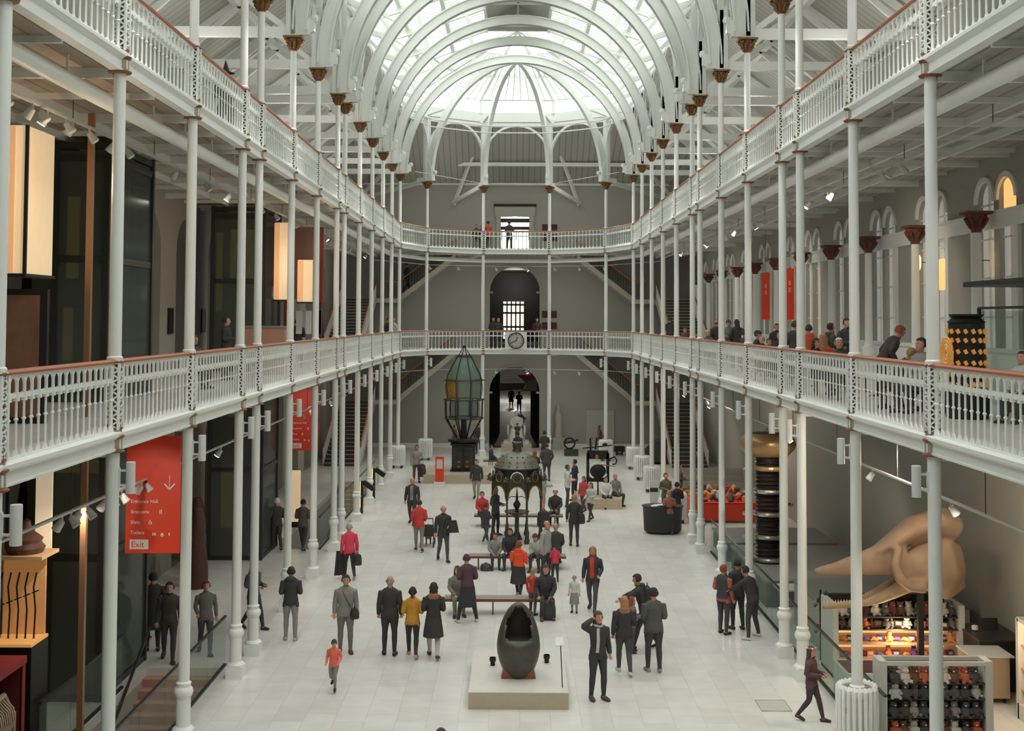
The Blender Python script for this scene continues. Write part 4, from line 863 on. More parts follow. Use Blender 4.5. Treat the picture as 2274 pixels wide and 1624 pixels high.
bag('rucksack','black rucksack at the feet of the white-haired person right of the fountain',1.02,46.1,0,.5,.6,.35,(42,42,42)); bag('rucksack','black rucksack with red straps on the back of the hugging person',3.05,29.15,.98,.36,.5,.22,(44,42,44),PI/2)
bag('rucksack','pink and black rucksack left of the fountain dome',-.75,64.1,0,.42,.55,.3,(150,50,90)); bag('shoulder_bag','black shoulder bag of the dark-clothed person right of the fountain',2.2,42.1,.78,.28,.36,.16,(40,40,42))
bag('shoulder_bag','small dark bag at the hip of the person in grey sweater',-3.83,28.62,.8,.22,.24,.1,(44,42,42)); bag('handbag','dark handbag hanging from the right hand of the pink jacket',-4.79,36.66,.42,.26,.34,.12,(44,42,44))
bag('holdall','dark red holdall carried by the person left of the red sign',-4.45,58.05,.3,.34,.6,.24,(70,40,46)); 
def drape(label,x,y,z,w,h,c,rz=0):
    s=MB(); m=cloth(c); n=12
    s.strip([(-w/2+w*k/n,-.03*sin(k*1.7)) for k in range(n+1)],[(-w/2+w*k/n,.05+.03*sin(k*1.3)) for k in range(n+1)],lambda u,v,t:(u*(1-.35*t/h),v,t),0,h,m); o=s.build('carried_coat',None,(x,y,z),rz); tag(o,label,'coat')
drape('black coat hanging from the left hand of the pink jacket',-5.3,36.68,.12,.36,.72,(40,38,40),.4); drape('dark coat over the arm of the bald bearded person',-2.12,39.38,.92,.5,.4,(58,58,56),.2)
# pushchair
t=thing('pushchair','black pushchair with the red-clad child left of the fountain','pushchair',(-3.07,42.2,0),PI)
s=MB(); 
for x in(-.2,.2): s.tube([(x,-.35,.1),(x,.1,.55),(x,.5,1.0)],.014,dark,6); s.tube([(x,.35,.1),(x,-.1,.5)],.014,dark,6)
s.tube([(-.2,.5,1.0),(.2,.5,1.0)],.018,dark,6); s.build('frame',t)
MB().tube([(0,-.3,.3),(0,.0,.32),(0,.2,.5),(0,.28,.75)],[(.2,.03)]*4,cloth((52,52,54)),10).build('seat',t)
for x in(-.22,.22):
    for y in(-.35,.35): MB().tube([(x-.02,y,.1),(x+.02,y,.1)],.1,dark,14).build('wheel',t)
# fountain
t=thing('fountain','ornate dark iron drinking fountain with domed canopy and figure on top','fountain',(0,43.4,0)); gi=mat('fountain_iron',(78,80,70),.4,metal=.5,var=.35,scale=18,bump=.5); go=mat('fountain_gold',(170,128,56),.4,metal=.5); pa=mat('dome_scales',(122,122,108),.45,metal=.4,var=.5,scale=30,bump=.6)
ang=[PI/8+k*PI/4 for k in range(8)]; RC=.92
for k,a in enumerate(ang):
    s=MB(); s.lathe([(.1,0),(.1,.12),(.075,.16),(.05,.42),(.032,.5),(.03,1.45),(.055,1.52),(.06,1.58)],gi,10,(RC*cos(a),RC*sin(a),0)); s.build('post',t)
    b=ang[(k+1)%8]; A=Vector((RC*cos(a),RC*sin(a),0)); Bv=Vector((RC*cos(b),RC*sin(b),0)); d=(Bv-A); L=d.length; d.normalize(); nrm=Vector((d.y,-d.x,0))
    fn=lambda u,v,q_: A+d*u+Vector((0,0,v))+nrm*q_
    s=MB(); n=12; r=L/2-.05
    arc=[(L/2-r*cos(PI*j/n),1.6+r*1.25*sin(PI*j/n)) for j in range(n+1)]; s.strip(arc,[(u,2.1) for u,v in arc],fn,-.03,.03,gi); s.prism([(0,1.55),(.06,1.55),(.06,2.1),(0,2.1)],fn,-.03,.03,gi); s.prism([(L-.06,1.55),(L,1.55),(L,2.1),(L-.06,2.1)],fn,-.03,.03,gi); s.build('arch_panel',t)
    g_=MB(); g_.tube([fn(u,v,.035) for u,v in arc],.02,go,6); g_.tube([fn(L/2+.14*cos(2*PI*j/12),2.26+.15*sin(2*PI*j/12),.05) for j in range(12)],.018,go,6,close=True); g_.build('gilt_ring',t)
    m_=MB(); m_.prism([(L/2-.2,2.1),(L/2+.2,2.1),(L/2+.2,2.3),(L/2+.12,2.42),(L/2-.12,2.42),(L/2-.2,2.3)],fn,-.03,.04,gi); m_.tube([fn(L/2-.22*cos(PI*j/8),2.25+.22*sin(PI*j/8),.05) for j in range(9)],.02,paper if k%2 else gi,6); m_.build('medallion',t)
    h_=MB(); h_.lathe([(0,-.11),(.09,-.07),(.12,0),(.09,.08),(0,.12)],gi,10,(RC*1.08*cos(a),RC*1.08*sin(a),2.2)); h_.lathe([(0,-.05),(.05,0),(0,.05)],gi,8,(RC*1.22*cos(a),RC*1.22*sin(a),2.18)); h_.build('griffin_head',t)
s=MB(); s.lathe([(.86,2.1),(.8,2.2),(.76,2.4),(.8,2.5),(.83,2.53),(.83,2.57)],gi,24); s.build('frieze',t)
s=MB(); s.lathe([(.82,2.57),(.76,2.63),(.7,2.75),(.6,2.88),(.45,3.0),(.25,3.08),(.14,3.12)],pa,24)
for j in range(16):
    a=2*PI*j/16
    for r,z in((.77,2.66),(.68,2.8),(.53,2.96)): s.lathe([(0,-.035),(.035,0),(0,.035)],pa,6,(r*cos(a),r*sin(a),z))
s.build('dome',t); MB().lathe([(.18,3.12),(.14,3.2),(.15,3.3),(.19,3.4),(.17,3.44)],gi,12).build('finial_base',t)
s=MB(); s.lathe([(.2,0),(.14,.15),(.08,.3),(.07,.75),(.16,.85),(.42,.95),(.46,1.0),(.44,1.0),(.1,.96)],gi,20); s.lathe([(.06,.96),(.05,1.05),(.13,1.2),(.13,1.26),(.05,1.38),(.03,1.6),(.0,1.95)],gi,12)
for a in(0,PI): s.tube([(.03*cos(a),0,1.5),(.2*cos(a),0,1.52),(.27*cos(a),0,1.46),(.3*cos(a),0,1.5)],.015,gi,6)
s.build('basin',t)
person('small dark bronze figure crowning the fountain dome',0,43.4,3.44,.68,180,'stand','cf',mono=gi,ex='',name='statuette',cat='statuette',fat=1.1)
# white seated statue
sw=mat('white_marble',(214,212,200),.5,var=.04)
t=thing('statue_plinth','pale block plinth under the white seated statue in the far arch','plinth',(.06,73.0,0)); MB().bb(-.9,.9,-.9,.75,0,.42,stone).build('base',t); MB().bb(-.75,.75,-.75,.65,.42,.55,sw).build('cap',t)
st=person('white marble seated statue of a robed person in front of the far arch',.06,72.95,.55,2.4,0,'sit','ll',mono=sw,hair='0',ex='',fat=1.35,name='statue',cat='statue',nod=.15)
s=MB(); s.bb(-.38,.38,.02,.5,0,.45,sw); s.bb(-.3,.3,.3,.44,.45,.7,sw); s.bb(-.4,-.32,-.3,.4,.3,.66,sw); s.bb(.32,.4,-.3,.4,.3,.66,sw); s.build('chair',st); s=MB(); s.tube([(0,-.38,.0),(0,-.4,.3),(0,-.34,.56)],[(.33,.2),(.28,.16),(.24,.12)],sw,14); s.build('robe_folds',st)
# lighthouse lens
t=thing('lens_plinth','low sandstone plinth under the tall lighthouse lens','plinth',(-2.55,59.9,0)); MB().bb(-1.85,1.85,-2.0,1.8,0,.42,stone).build('base',t)
t=thing('lighthouse_lens','tall glass lighthouse lens in black frame on a dark clockwork case','lens',(-2.55,59.6,.42)); lg=glass('lens_glass',(206,214,204),.16,.02); la=glass('amber_lens_glass',(206,176,104),.35,.1); lgr=glass('green_lens_glass',(176,200,186),.28,.04)
s=MB(); s.box((0,0,.66),(1.1,1.0,1.32),dark); s.box((0,0,.05),(1.26,1.14,.1),dark); s.box((0,0,1.3),(1.24,1.1,.08),dark)
for x in(-.27,.27): s.box((x,-.51,.66),(.42,.02,1.0),steel)
s.build('clockwork_case',t); s=MB()
for x in(-.22,.18):
    for z in(.2,.42,.62,.95): s.lathe([(0,0),(.09,0),(.09,.12),(0,.12)],gilt if z<.5 else steel,10,(x,-.54,z))
s.build('brass_wheels',t)
MB().lathe([(.5,1.36),(.78,1.42),(.78,1.52),(.4,1.56),(.3,1.6)],dark,28).build('gear_table',t); MB().lathe([(.16,1.56),(.13,2.4),(.18,2.5)],dark,14).build('pedestal',t)
s=MB()
for k in range(8):
    a=PI/8+k*PI/4; s.bar((.34*cos(a),.34*sin(a),1.55),(.95*cos(a),.95*sin(a),2.55),.05,.05,dark); s.bar((.95*cos(a),.95*sin(a),2.55),(.97*cos(a),.97*sin(a),3.42),.06,.06,dark)
for z,r in((2.55,.95),(3.45,.98)): s.tube([(r*cos(2*PI*k/24),r*sin(2*PI*k/24),z) for k in range(24)],.03,dark,6,close=True)
for k in range(8):
    a=PI/8+k*PI/4
    s.tube([(.72*cos(a),.72*sin(a),2.6),(.72*cos(a),.72*sin(a),3.45),(.87*cos(a),.87*sin(a),3.5),(.92*cos(a),.92*sin(a),4.4),(.82*cos(a),.82*sin(a),4.75),(.36*cos(a),.36*sin(a),5.55)],.022,dark,6); s.tube([(.33*cos(a),.33*sin(a),5.55),(.04*cos(a),.04*sin(a),6.02)],.017,dark,6)
for z,r in((2.6,.74),(4.4,.93),(5.55,.38),(4.4,.97)): s.tube([(r*cos(2*PI*k/24),r*sin(2*PI*k/24),z) for k in range(24)],.025,dark,6,close=True)
s.lathe([(0,5.98),(.08,6.0),(.08,6.08),(0,6.1)],dark,10); s.build('cage',t)
for k in range(8):
    a=PI/8+k*PI/4; b=a+PI/4
    def pn(z0,r0,z1,r1,bul):
        vs=[];fs=[];nn=12
        for i in range(nn+1):
            w=i/nn; z=z0+(z1-z0)*w; r=r0+(r1-r0)*w
            for j in range(nn+1):
                v=j/nn; c_=(1-v)*cos(a)+v*cos(b); s_=(1-v)*sin(a)+v*sin(b); rr_=r+bul*sin(PI*w)*sin(PI*v)*(1+.3*cos(9*math.hypot(w-.5,v-.5)*PI)); vs.append((c_*rr_,s_*rr_,z))
        for i in range(nn):
            for j in range(nn): p=i*(nn+1)+j; fs.append((p,p+1,p+nn+2,p+nn+1))
        return vs,fs
    side=cos((a+b)/2)<-.6
    MB().add(*pn(3.5,.88,4.4,.92,.1),la if side else lg).build('lens_panel',t)
    MB().add(*pn(4.45,.9,5.52,.37,.1),lgr).build('upper_prism',t)
    MB().add(*pn(2.65,.71,3.42,.72,.06),lg).build('lower_prism',t)
# red sign
t=thing('information_totem','red free-standing information panel with white base left of the lighthouse lens','sign',(-3.55,56.74,0)); MB().bb(-.24,.24,-.14,.14,0,.24,paper).build('base',t); MB().bb(-.2,.2,-.04,.04,.24,1.4,redm).build('panel',t); MB().bb(-.14,.14,-.05,-.038,.85,1.28,mat('poster_grey',(206,206,198),.5)).build('notice',t)
# black press
t=thing('stone_bench_plinth','low beige stone plinth under the black ornate press','plinth',(3.44,51.4,0)); MB().bb(-.9,.9,-1.1,1.6,0,.42,stone).build('base',t)
t=thing('printing_press','black ornate iron press with lever and wheel on a beige plinth','machine',(3.44,51.6,.42)); s=MB()
for x in(-.42,.42): s.bar((x*1.15,0,0),(x,0,.6),.07,.07,dark); s.bar((x,0,.55),(x,0,1.75),.12,.16,dark)
s.bar((0,-.1,0),(0,-.1,.6),.06,.06,dark); s.bb(-.48,.48,-.1,.12,.55,.72,dark); s.bb(-.44,.44,-.08,.1,1.5,1.85,dark); s.build('frame',t)
MB().lathe([(0,-.03),(.3,-.03),(.34,0),(.3,.03),(0,.03)],dark,20).build('wheel',t).matrix_local=Matrix.Translation((0,-.14,1.0))@Matrix.Rotation(PI/2,4,'X')@Matrix.Scale(.85,4,(0,1,0))
s=MB(); 
for a0,a1 in((.75,1.25),(1.75,2.3),(3.5,4.2),(5.3,5.9)): s.tube([(.4*cos(a),-.16,1.0+.33*sin(a)) for a in[a0+(a1-a0)*k/6 for k in range(7)]],.03,paper,6)
s.build('white_scrolls',t); s=MB(); s.tube([(-.65,0,1.95),(.1,0,2.02),(.6,0,2.08)],.03,dark,8); s.tube([(-.3,0,1.85),(-.32,0,2.35),(-.05,0,2.4),(-.1,0,1.9)],.04,dark,8); s.lathe([(0,2.0),(.1,2.05),(.1,2.15),(0,2.2)],dark,10,(.3,0,0)); s.build('top_beam',t)
MB().tube([(.5,0,1.5),(.7,-.05,1.6),(.8,-.05,1.45),(.75,-.05,1.3),(.6,-.05,1.28)],.035,dark,8).build('counterweight',t); MB().tube([(.1,-.2,1.28),(.7,-.2,1.22)],.02,mat('wooden_lever',(150,100,84),.5),8).build('lever',t)
MB().lathe([(0,0),(.07,.03),(.08,.1),(.05,.17),(0,.18)],go,10,(-.05,-.14,1.52)).build('brass_boss',t)
# radiators round the columns
def radiator():
    t=thing('column_radiator','x','radiator',(0,0,0),0,'round white radiators at the column feet'); s=MB(); n=22; r=.36; s2=MB()
    for k in range(n):
        a=2*PI*k/n; s.tube([((r-.05)*cos(a),(r-.05)*sin(a),.16),(r*cos(a),r*sin(a),.2),(r*cos(a),r*sin(a),1.1),((r-.05)*cos(a),(r-.05)*sin(a),1.15)],[(.035,.035)]*4,white,6)
    s.build('fins',t)
    for z in(.2,1.1): MB().tube([(r*.88*cos(2*PI*k/n),r*.88*sin(2*PI*k/n),z) for k in range(n)],.05,white,6,close=True).build('ring_pipe',t)
    for k in range(4): a=k*PI/2+PI/4; MB().box((.28*cos(a),.28*sin(a),.08),(.1,.1,.16),steel).build('foot',t)
    return t
r0=None
for lab,(x,y) in [('at the last left column before the far curve',(-XC,D0)),('at the first column of the far curve on the left',APX[0]),('at the last column of the far curve on the right',APX[3]),('at the last right column before the far curve',(XC,D0)),('at the second right column from the far end',(XC,YS[1])),('at the third right column from the far end',(XC,YS[2])),('at the fifth right column, behind the black desk',(XC,YS[4])),('at the near right column in front of the shop',(XC,YS[11]))]:
    lab='round white radiator wrapped '+lab
    if r0 is None: r0=radiator(); r0.location=(x,y,0); r0['label']=lab
    else: dup(r0,(x,y,0),0,lab)
# desk with white notice stand
t=thing('reception_desk','curved black desk with white papers in the right middle of the hall','desk',(5.35,44.9,0)); s=MB(); s.lathe([(.5,0),(.62,.1),(.66,.95),(.7,1.0)],mat('black_desk',(44,44,42),.5),20,(0,0,0),1.1,.8,PI*.9,PI*2.0); s.lathe([(0,.96),(.7,.98),(.7,1.0),(0,1.0)],mat('black_desk'),24,(0,0,0),1.1,.8); s.build('counter',t)
for k in range(5): tag(MB().box((0,0,0),(.21,.3,.012),paper,rz=.3*k).build('leaflet',None,(5.0+.1*k,44.65+.06*(k%3),1.015+.012*k)),'white leaflet on the black desk, number %s in the loose spread'%ORD[k],'leaflet','leaflets on the black desk')
t=thing('notice_stand','tall narrow white notice board standing behind the black desk','sign',(5.15,45.9,0)); MB().bb(-.15,.15,-.02,.02,.1,1.75,paper).build('board',t); MB().bb(-.15,.15,-.024,-.02,1.35,1.5,steel).build('dark_band',t); MB().bb(-.18,.18,-.15,.15,0,.1,steel).build('foot',t)
# angled viewers beside the left stairwell
v0=None; wl2=mat('warm_strip',(236,170,96),.4,emit=.7)
for i,(x,y) in enumerate(((-6.19,48.95),(-6.18,53.1))):
    lab='black box tilted on a glowing post by the left stairwell, %s one'%('nearer','farther')[i]
    if v0 is None:
        v0=thing('viewer_post',lab,'post',(x,y,0),0,'tilted viewer posts'); MB().bb(-.05,.05,-.05,.05,0,1.3,dark).build('post',v0); MB().bb(-.075,-.05,-.03,.03,.25,1.3,wl2).build('light_strip',v0); MB().bb(-.07,-.03,-.04,.04,1.28,1.42,paper).build('top_light',v0)
        MB().box((.26,0,1.12),(.5,.24,.18),dark,ry=.6).build('box',v0)
    else: dup(v0,(x,y,0),0,lab)
# glass barriers
def barrier(x,y0,y1,label,name='glass_barrier'):
    t=thing(name,label,'barrier',(x,y0,0)); L=y1-y0
    n=max(1,round(L/1.6)); 
    for k in range(n): MB().bb(-.008,.008,k*L/n+.01,(k+1)*L/n-.01,.03,1.08,balg).build('glass_pane',t)
    MB().bb(-.03,.03,0,L,0,.05,dark).build('base_rail',t); MB().bb(-.03,.03,0,L,1.08,1.12,steel).build('handrail',t)
barrier(-6.6,4,27.6,'glass barrier along the near left stairwell'); barrier(-8.36,21.4,25.9,'inner glass barrier of the near left stairwell by the glass lift'); barrier(-6.66,41.3,57.5,'glass barrier along the far left stairwell'); barrier(6.52,22,41.2,'long glass barrier in front of the shop, right side')
# stairs down in the left openings
def downstair(x0,x1,ytop,n,label,m):
    t=thing('descending_stair',label,'stairs',((x0+x1)/2,ytop,0)); s=MB(); w=(x1-x0)/2
    for k in range(n): s.bb(-w,w,-.3*(k+1),-.3*k,-.17*(k+1)-.17,-.17*(k+1),m)
    s.build('steps',t); q=MB()
    q.bar((-w+.06,0,.9),(-w+.06,-.3*n,.9-.17*n),.05,.05,steel); q.build('handrail',t)
downstair(-8.3,-6.65,27.4,22,'pinkish stone stair descending toward the viewer at the left front',mat('pink_stone',(186,142,124),.6)); downstair(-8.3,-6.75,58.4,22,'stone stair descending in the far left opening',stone)
# flights at the back
def upflight(P0,P1,w,n,label,side):
    """Straight flight from P0 to P1 with solid string, balusters and rail."""
    P0=Vector(P0);P1=Vector(P1); t=thing('staircase',label,'stairs',P0); d=P1-P0; run=Vector((d.x,d.y,0)); L=run.length; run.normalize(); nr=Vector((-run.y,run.x,0)); s=MB()
    fn=lambda u,v,q: run*u+Vector((0,0,v))+nr*q
    for k in range(n):
        u0=L*k/n; z=d.z*(k+1)/n; s.prism([(u0,z-.19),(u0+L/n,z-.19),(u0+L/n,z),(u0,z)],fn,-w/2,w/2,mat('stair_treads',(70,68,64),.6)); s.prism([(u0-.01,z-.03),(u0,z-.03),(u0,z),(u0-.01,z)],fn,-w/2,w/2,stone)
    s.build('steps',t)
    for q0 in(-w/2-.06,w/2):
        st=MB(); st.prism([(0,-.25),(L,d.z-.25),(L,d.z+.12),(0,.12)],fn,q0,q0+.06,mat('stair_string',(190,186,172),.6)); st.build('string',t); r=MB(); m=max(6,int(L/.16))
        for k in range(m+1): u=L*k/m; z=d.z*k/m; r.bar(fn(u,z+.1,q0+.03),fn(u,z+.98,q0+.03),.02,.02,dark if side=='x' else white)
        r.build('balusters',t); h=MB(); h.bar(fn(0,1.0,q0+.03),fn(L,d.z+1.0,q0+.03),.07,.05,wood); h.build('handrail',t)
for sg,nm in((-1,'left'),(1,'right')):
    for z0,zl,z1,lv in((0,3.05,5.86,'ground'),(ZM,9.0,11.6,'middle')):
        upflight((sg*9.2,64.5,z0),(sg*9.2,71.2,zl),1.9,17,'first flight of the far %s stair rising from the %s floor'%(nm,lv),'w')
        upflight((sg*7.0,72.9,zl),(sg*3.6,72.9,z1),1.3,16,'second flight of the far %s stair on the back wall above the %s floor'%(nm,lv),'x')
        l=thing('stair_landing','landing of the far %s stair above the %s floor'%(nm,lv),'landing',(sg*8.8,72.6,zl)); MB().bb(-1.9,1.9,-1.35,1.2,-.25,0,mat('stair_string')).build('slab',l)
        r=MB(); xx=-sg*1.88
        for k in range(9): r.bar((xx,-1.35+.17*k,0),(xx,-1.35+.17*k,.95),.02,.02,dark)
        for k in range(8): r.bar((xx+sg*.1*k,-1.35,0),(xx+sg*.1*k,-1.35,.95),.02,.02,dark)
        r.bar((xx,-1.35,.97),(xx,0,.97),.06,.05,wood); r.bar((xx,-1.35,.97),(xx+sg*.7,-1.35,.97),.06,.05,wood); r.build('railing',l)
# clock
t=thing('gallery_clock','large round clock with roman numerals on the middle gallery rail at the far end','clock',(0,D0+RA*sin(2*PI/5)-.32,6.58)); MB().bb(-.62,.62,.02,.08,-.5,.5,white).build('backboard',t)
o=MB().lathe([(0,0),(.42,0),(.42,.04),(0,.04)],mat('clock_face',(190,190,180),.4),40).build('face',t); o.rotation_euler=(PI/2,0,0)
o=MB().tube([(.44*cos(2*PI*k/40),-.04,.44*sin(2*PI*k/40)) for k in range(40)],.03,dark,8,close=True).build('rim',t)
for k,nm in enumerate(['XII','I','II','III','IIII','V','VI','VII','VIII','IX','X','XI']):
    a=PI/2-k*PI/6; q=text(nm,.1,dark,'numeral',.004,'CENTER',t,(.35*cos(a),-.055,.35*sin(a)),(PI/2,0,0)); q.rotation_euler=Matrix.Rotation(-(a-PI/2)*1,4,'Y').to_euler(); q.matrix_local=Matrix.Translation((.35*cos(a),-.055,.35*sin(a)))@Matrix.Rotation(-(a-PI/2),4,'Y')@Matrix.Rotation(PI/2,4,'X')@Matrix.Translation((0,-.035,0))
for nm,a,L in(('hour_hand',math.radians(90-22),.22),('minute_hand',math.radians(90-246),.34)):
    MB().bar((-.05*cos(a),-.07,-.05*sin(a)),(L*cos(a),-.07,L*sin(a)),.01,.035,dark).build(nm,t)
# hanging direction banners
def banner(x,y,z,label,w=1.08,h=2.32):
    t=thing('hanging_sign',label,'sign',(x,y,z),0,'red direction banners'); MB().bb(-w/2,w/2,-.015,.015,-h,0,redm).build('banner',t)
    for px in(-w/2+.05,w/2-.05): MB().bar((px,0,0),(px,0,5.7-z),.008,.008,steel).build('wire',t)
    a=MB(); a.bar((w*.3,-.02,-.78),(w*.3,-.02,-1.04),.01,.025,paper); a.bar((w*.3,-.02,-1.06),(w*.3-.1,-.02,-.95),.01,.025,paper); a.bar((w*.3,-.02,-1.06),(w*.3+.1,-.02,-.95),.01,.025,paper); a.build('arrow',t)
    for k,s_ in enumerate(['Entrance Hall','Brasserie','Shop','Toilets']): text(s_,.1,paper,'lettering',.003,'LEFT',t,(-w/2+.1,-.02,-1.33-.205*k))
    MB().bb(-w/2+.09,-w/2+.46,-.022,-.015,-2.24,-2.05,paper).build('exit_plate',t); text('Exit',.17,redm,'exit_lettering',.003,'LEFT',t,(-w/2+.12,-.026,-2.2))
    i=MB()
    for (px,pz) in((.14,-1.51),(.17,-1.51),(-.05,-1.715)): i.bb(px-.008,px+.008,-.02,-.015,pz-.04,pz+.05,paper)
    for px in(.01,.05,.19,.33): i.lathe([(0,0),(.014,0)],paper,8,(px,-.02,-1.9)) ; i.bb(px-.013,px+.013,-.02,-.015,-1.97,-1.915,paper)
    i.bb(-.08,-.02,-.02,-.015,-1.75,-1.7,paper); i.tube([(.19+.03*cos(k*PI/4),-.018,-1.96+.03*sin(k*PI/4)) for k in range(8)],.006,paper,5,close=True); i.build('pictograms',t)
banner(-7.3,24.3,5.45,'large red hanging sign listing Entrance Hall, Brasserie, Shop and Toilets, nearer one'); banner(-7.95,45.5,5.2,'red hanging sign like the near one, farther down the left aisle')
for i,(x,y) in enumerate(((9.9,48.4),(9.9,44.2))):
    t=thing('vertical_banner','narrow red vertical banner on the right middle gallery, %s one'%('farther','nearer')[i],'banner',(x,y,9.7),0,'narrow red banners'); MB().bb(-.16,.16,-.01,.01,-1.87,0,redm).build("cloth",t)
    m=MB(); 
    for z in(-.5,-.75): m.bb(-.04,.04,-.016,-.01,z-.12,z+.06,mat('pink_print',(232,150,130),.6))
    m.build('print',t); MB().bar((0,0,0),(0,0,11.4-9.7),.01,.01,steel).build('wire',t)
# ------------------------------------------------------------------ right side: skull, generator, market table, shop
bone=mat('skull_bone',(172,144,120),.6,var=.22,scale=3,bump=.5); bone2=mat('jaw_bone',(176,150,120),.55,var=.2,scale=5,bump=.4); tooth=mat('teeth',(222,206,176),.4)
def skin_mesh(name,pts,m,parent,vox=.05,it=4,build=None):
    """Overlapping lofts fused into one continuous surface."""
    mb=MB()
    for seg in pts: mb.tube([p for p,_ in seg],[r for _,r in seg],m,14)
    if build: build(mb)
    o=bpy.data.objects.new('tmp',mb.mesh('tmp',False)); COL.objects.link(o); r=o.modifiers.new('r','REMESH'); r.mode='VOXEL'; r.voxel_size=vox; s=o.modifiers.new('s','SMOOTH'); s.factor=.6; s.iterations=it
    me=evalmods(o); old=o.data; bpy.data.objects.remove(o); bpy.data.meshes.remove(old); me.name=name; me.materials.clear(); me.materials.append(m); me.shade_smooth(); return obj(name,me,parent)
t=thing('whale_skull','huge orange-brown whale skull on a stand above the shop at the right','skull',(6.4,26.6,0))
# rostrum sweeping from the tip near the columns up into the tall cranial basin
skin_mesh('cranium',[
 [((0,0,2.37),(.05,.08)),((.45,0,2.42),(.09,.15)),((1.0,.02,2.52),(.16,.26)),((1.5,.05,2.62),(.22,.36)),((2.0,.05,2.72),(.26,.45))],
 [((1.3,.1,2.75),(.1,.3)),((1.75,.15,3.0),(.18,.45)),((2.2,.2,3.25),(.28,.55)),((2.7,.2,3.4),(.3,.6)),((3.1,.2,3.25),(.3,.55))],
 [((1.85,0,2.3),(.16,.3)),((2.3,.0,2.45),(.35,.5)),((2.9,.1,2.55),(.4,.6)),((3.2,.2,2.6),(.25,.5))],
 [((2.3,.1,2.3),(.1,.3)),((2.9,.15,2.2),(.2,.5)),((3.2,.2,2.35),(.15,.4))],
 [((1.75,-.28,2.95),(.09,.1)),((1.62,-.4,2.6),(.1,.12)),((1.72,-.42,2.3),(.12,.12)),((1.95,-.35,2.12),(.12,.12)),((2.3,-.3,2.1),(.14,.14))],
 [((2.7,.3,3.45),(.12,.4)),((2.85,.3,3.6),(.07,.3)),((3.0,.3,3.68),(.05,.15))]],bone,t,.045,5)
skin_mesh('lower_jaw',[[((.15,-.1,1.62),(.05,.06)),((.7,-.05,1.66),(.07,.07)),((1.3,0,1.72),(.09,.08)),((1.7,.05,1.9),(.12,.14)),((2.2,.1,2.15),(.12,.2)),((2.6,.15,2.3),(.1,.2))],[((.15,-.1,1.62),(.05,.06)),((.9,.15,1.66),(.06,.07)),((1.7,.4,1.95),(.1,.12)),((2.3,.5,2.25),(.1,.16))]],bone2,t,.03,3)
s=MB()
for k in range(22): x=.18+k*.062; s.lathe([(.022,0),(.018,.05),(.0,.1)],tooth,6,(x,-.1+.05*x,1.67+.03*x+(.0 if x<1.3 else (x-1.3)*.25)))
s.build('teeth',t); s=MB(); s.bar((2.35,.2,0),(2.35,.2,2.3),.12,.12,dark); s.bar((1.0,.05,0),(1.0,.05,1.65),.05,.05,dark); s.bar((2.35,.2,2.0),(1.9,.1,2.3),.08,.08,dark); s.bb(.9,2.7,-.1,.5,0,.06,dark); s.build('stand',t)
# display platforms
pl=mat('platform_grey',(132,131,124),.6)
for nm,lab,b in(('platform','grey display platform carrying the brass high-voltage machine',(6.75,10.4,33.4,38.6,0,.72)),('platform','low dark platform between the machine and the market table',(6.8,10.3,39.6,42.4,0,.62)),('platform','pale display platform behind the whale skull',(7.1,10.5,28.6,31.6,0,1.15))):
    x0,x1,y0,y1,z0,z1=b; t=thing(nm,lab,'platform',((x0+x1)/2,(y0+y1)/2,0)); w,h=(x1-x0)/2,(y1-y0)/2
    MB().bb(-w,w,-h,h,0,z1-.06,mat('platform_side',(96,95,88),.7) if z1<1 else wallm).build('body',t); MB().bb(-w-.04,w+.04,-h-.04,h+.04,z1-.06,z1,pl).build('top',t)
brass=mat('brass_gold',(176,140,96),.34,metal=.35,var=.1); pol=mat('polished_ring',(190,184,172),.22,metal=.85)
t=thing('voltage_generator','tall high-voltage machine with big golden rounded top over stacked rings','machine',(7.35,36.0,.72))
MB().lathe([(.0,3.05),(.35,3.05),(.62,3.12),(.8,3.3),(.84,3.45),(.8,3.6),(.66,3.72),(.55,3.76),(.5,3.74),(.5,3.6),(0,3.6)],brass,36,(0,0,0),1.0,.85).build('dome_electrode',t)
MB().lathe([(0,3.66),(.5,3.66),(.52,3.76),(.0,3.76)],dark,30,(0,0,0),1,.85).build('dark_opening',t)  # dark disc standing in for the shaded opening of the top
s=MB(); s.lathe([(.34,0),(.34,3.05)],dark,20)
for k in range(24): s.lathe([(.34,.1+.12*k),(.38,.13+.12*k),(.34,.16+.12*k)],mat('insulator_brown',(64,46,36),.25,var=.2),20)
s.build('insulator_stack',t)
for k in range(5):
    z=.1+k*.66; s=MB(); s.tube([(.05+.42*cos(2*PI*j/24),.42*sin(2*PI*j/24),z) for j in range(24)],.075,pol if k<4 else brass,8,close=True); s.build('corona_ring',t)
    s=MB(); s.tube([(-.62+.1*cos(2*PI*j/12),-.1+.1*sin(2*PI*j/12),z) for j in range(12)],.05,pol,8,close=True); s.lathe([(.06,z),(.06,z+.6)],dark,10,(-.62,-.1,0)); s.build('side_stack',t)
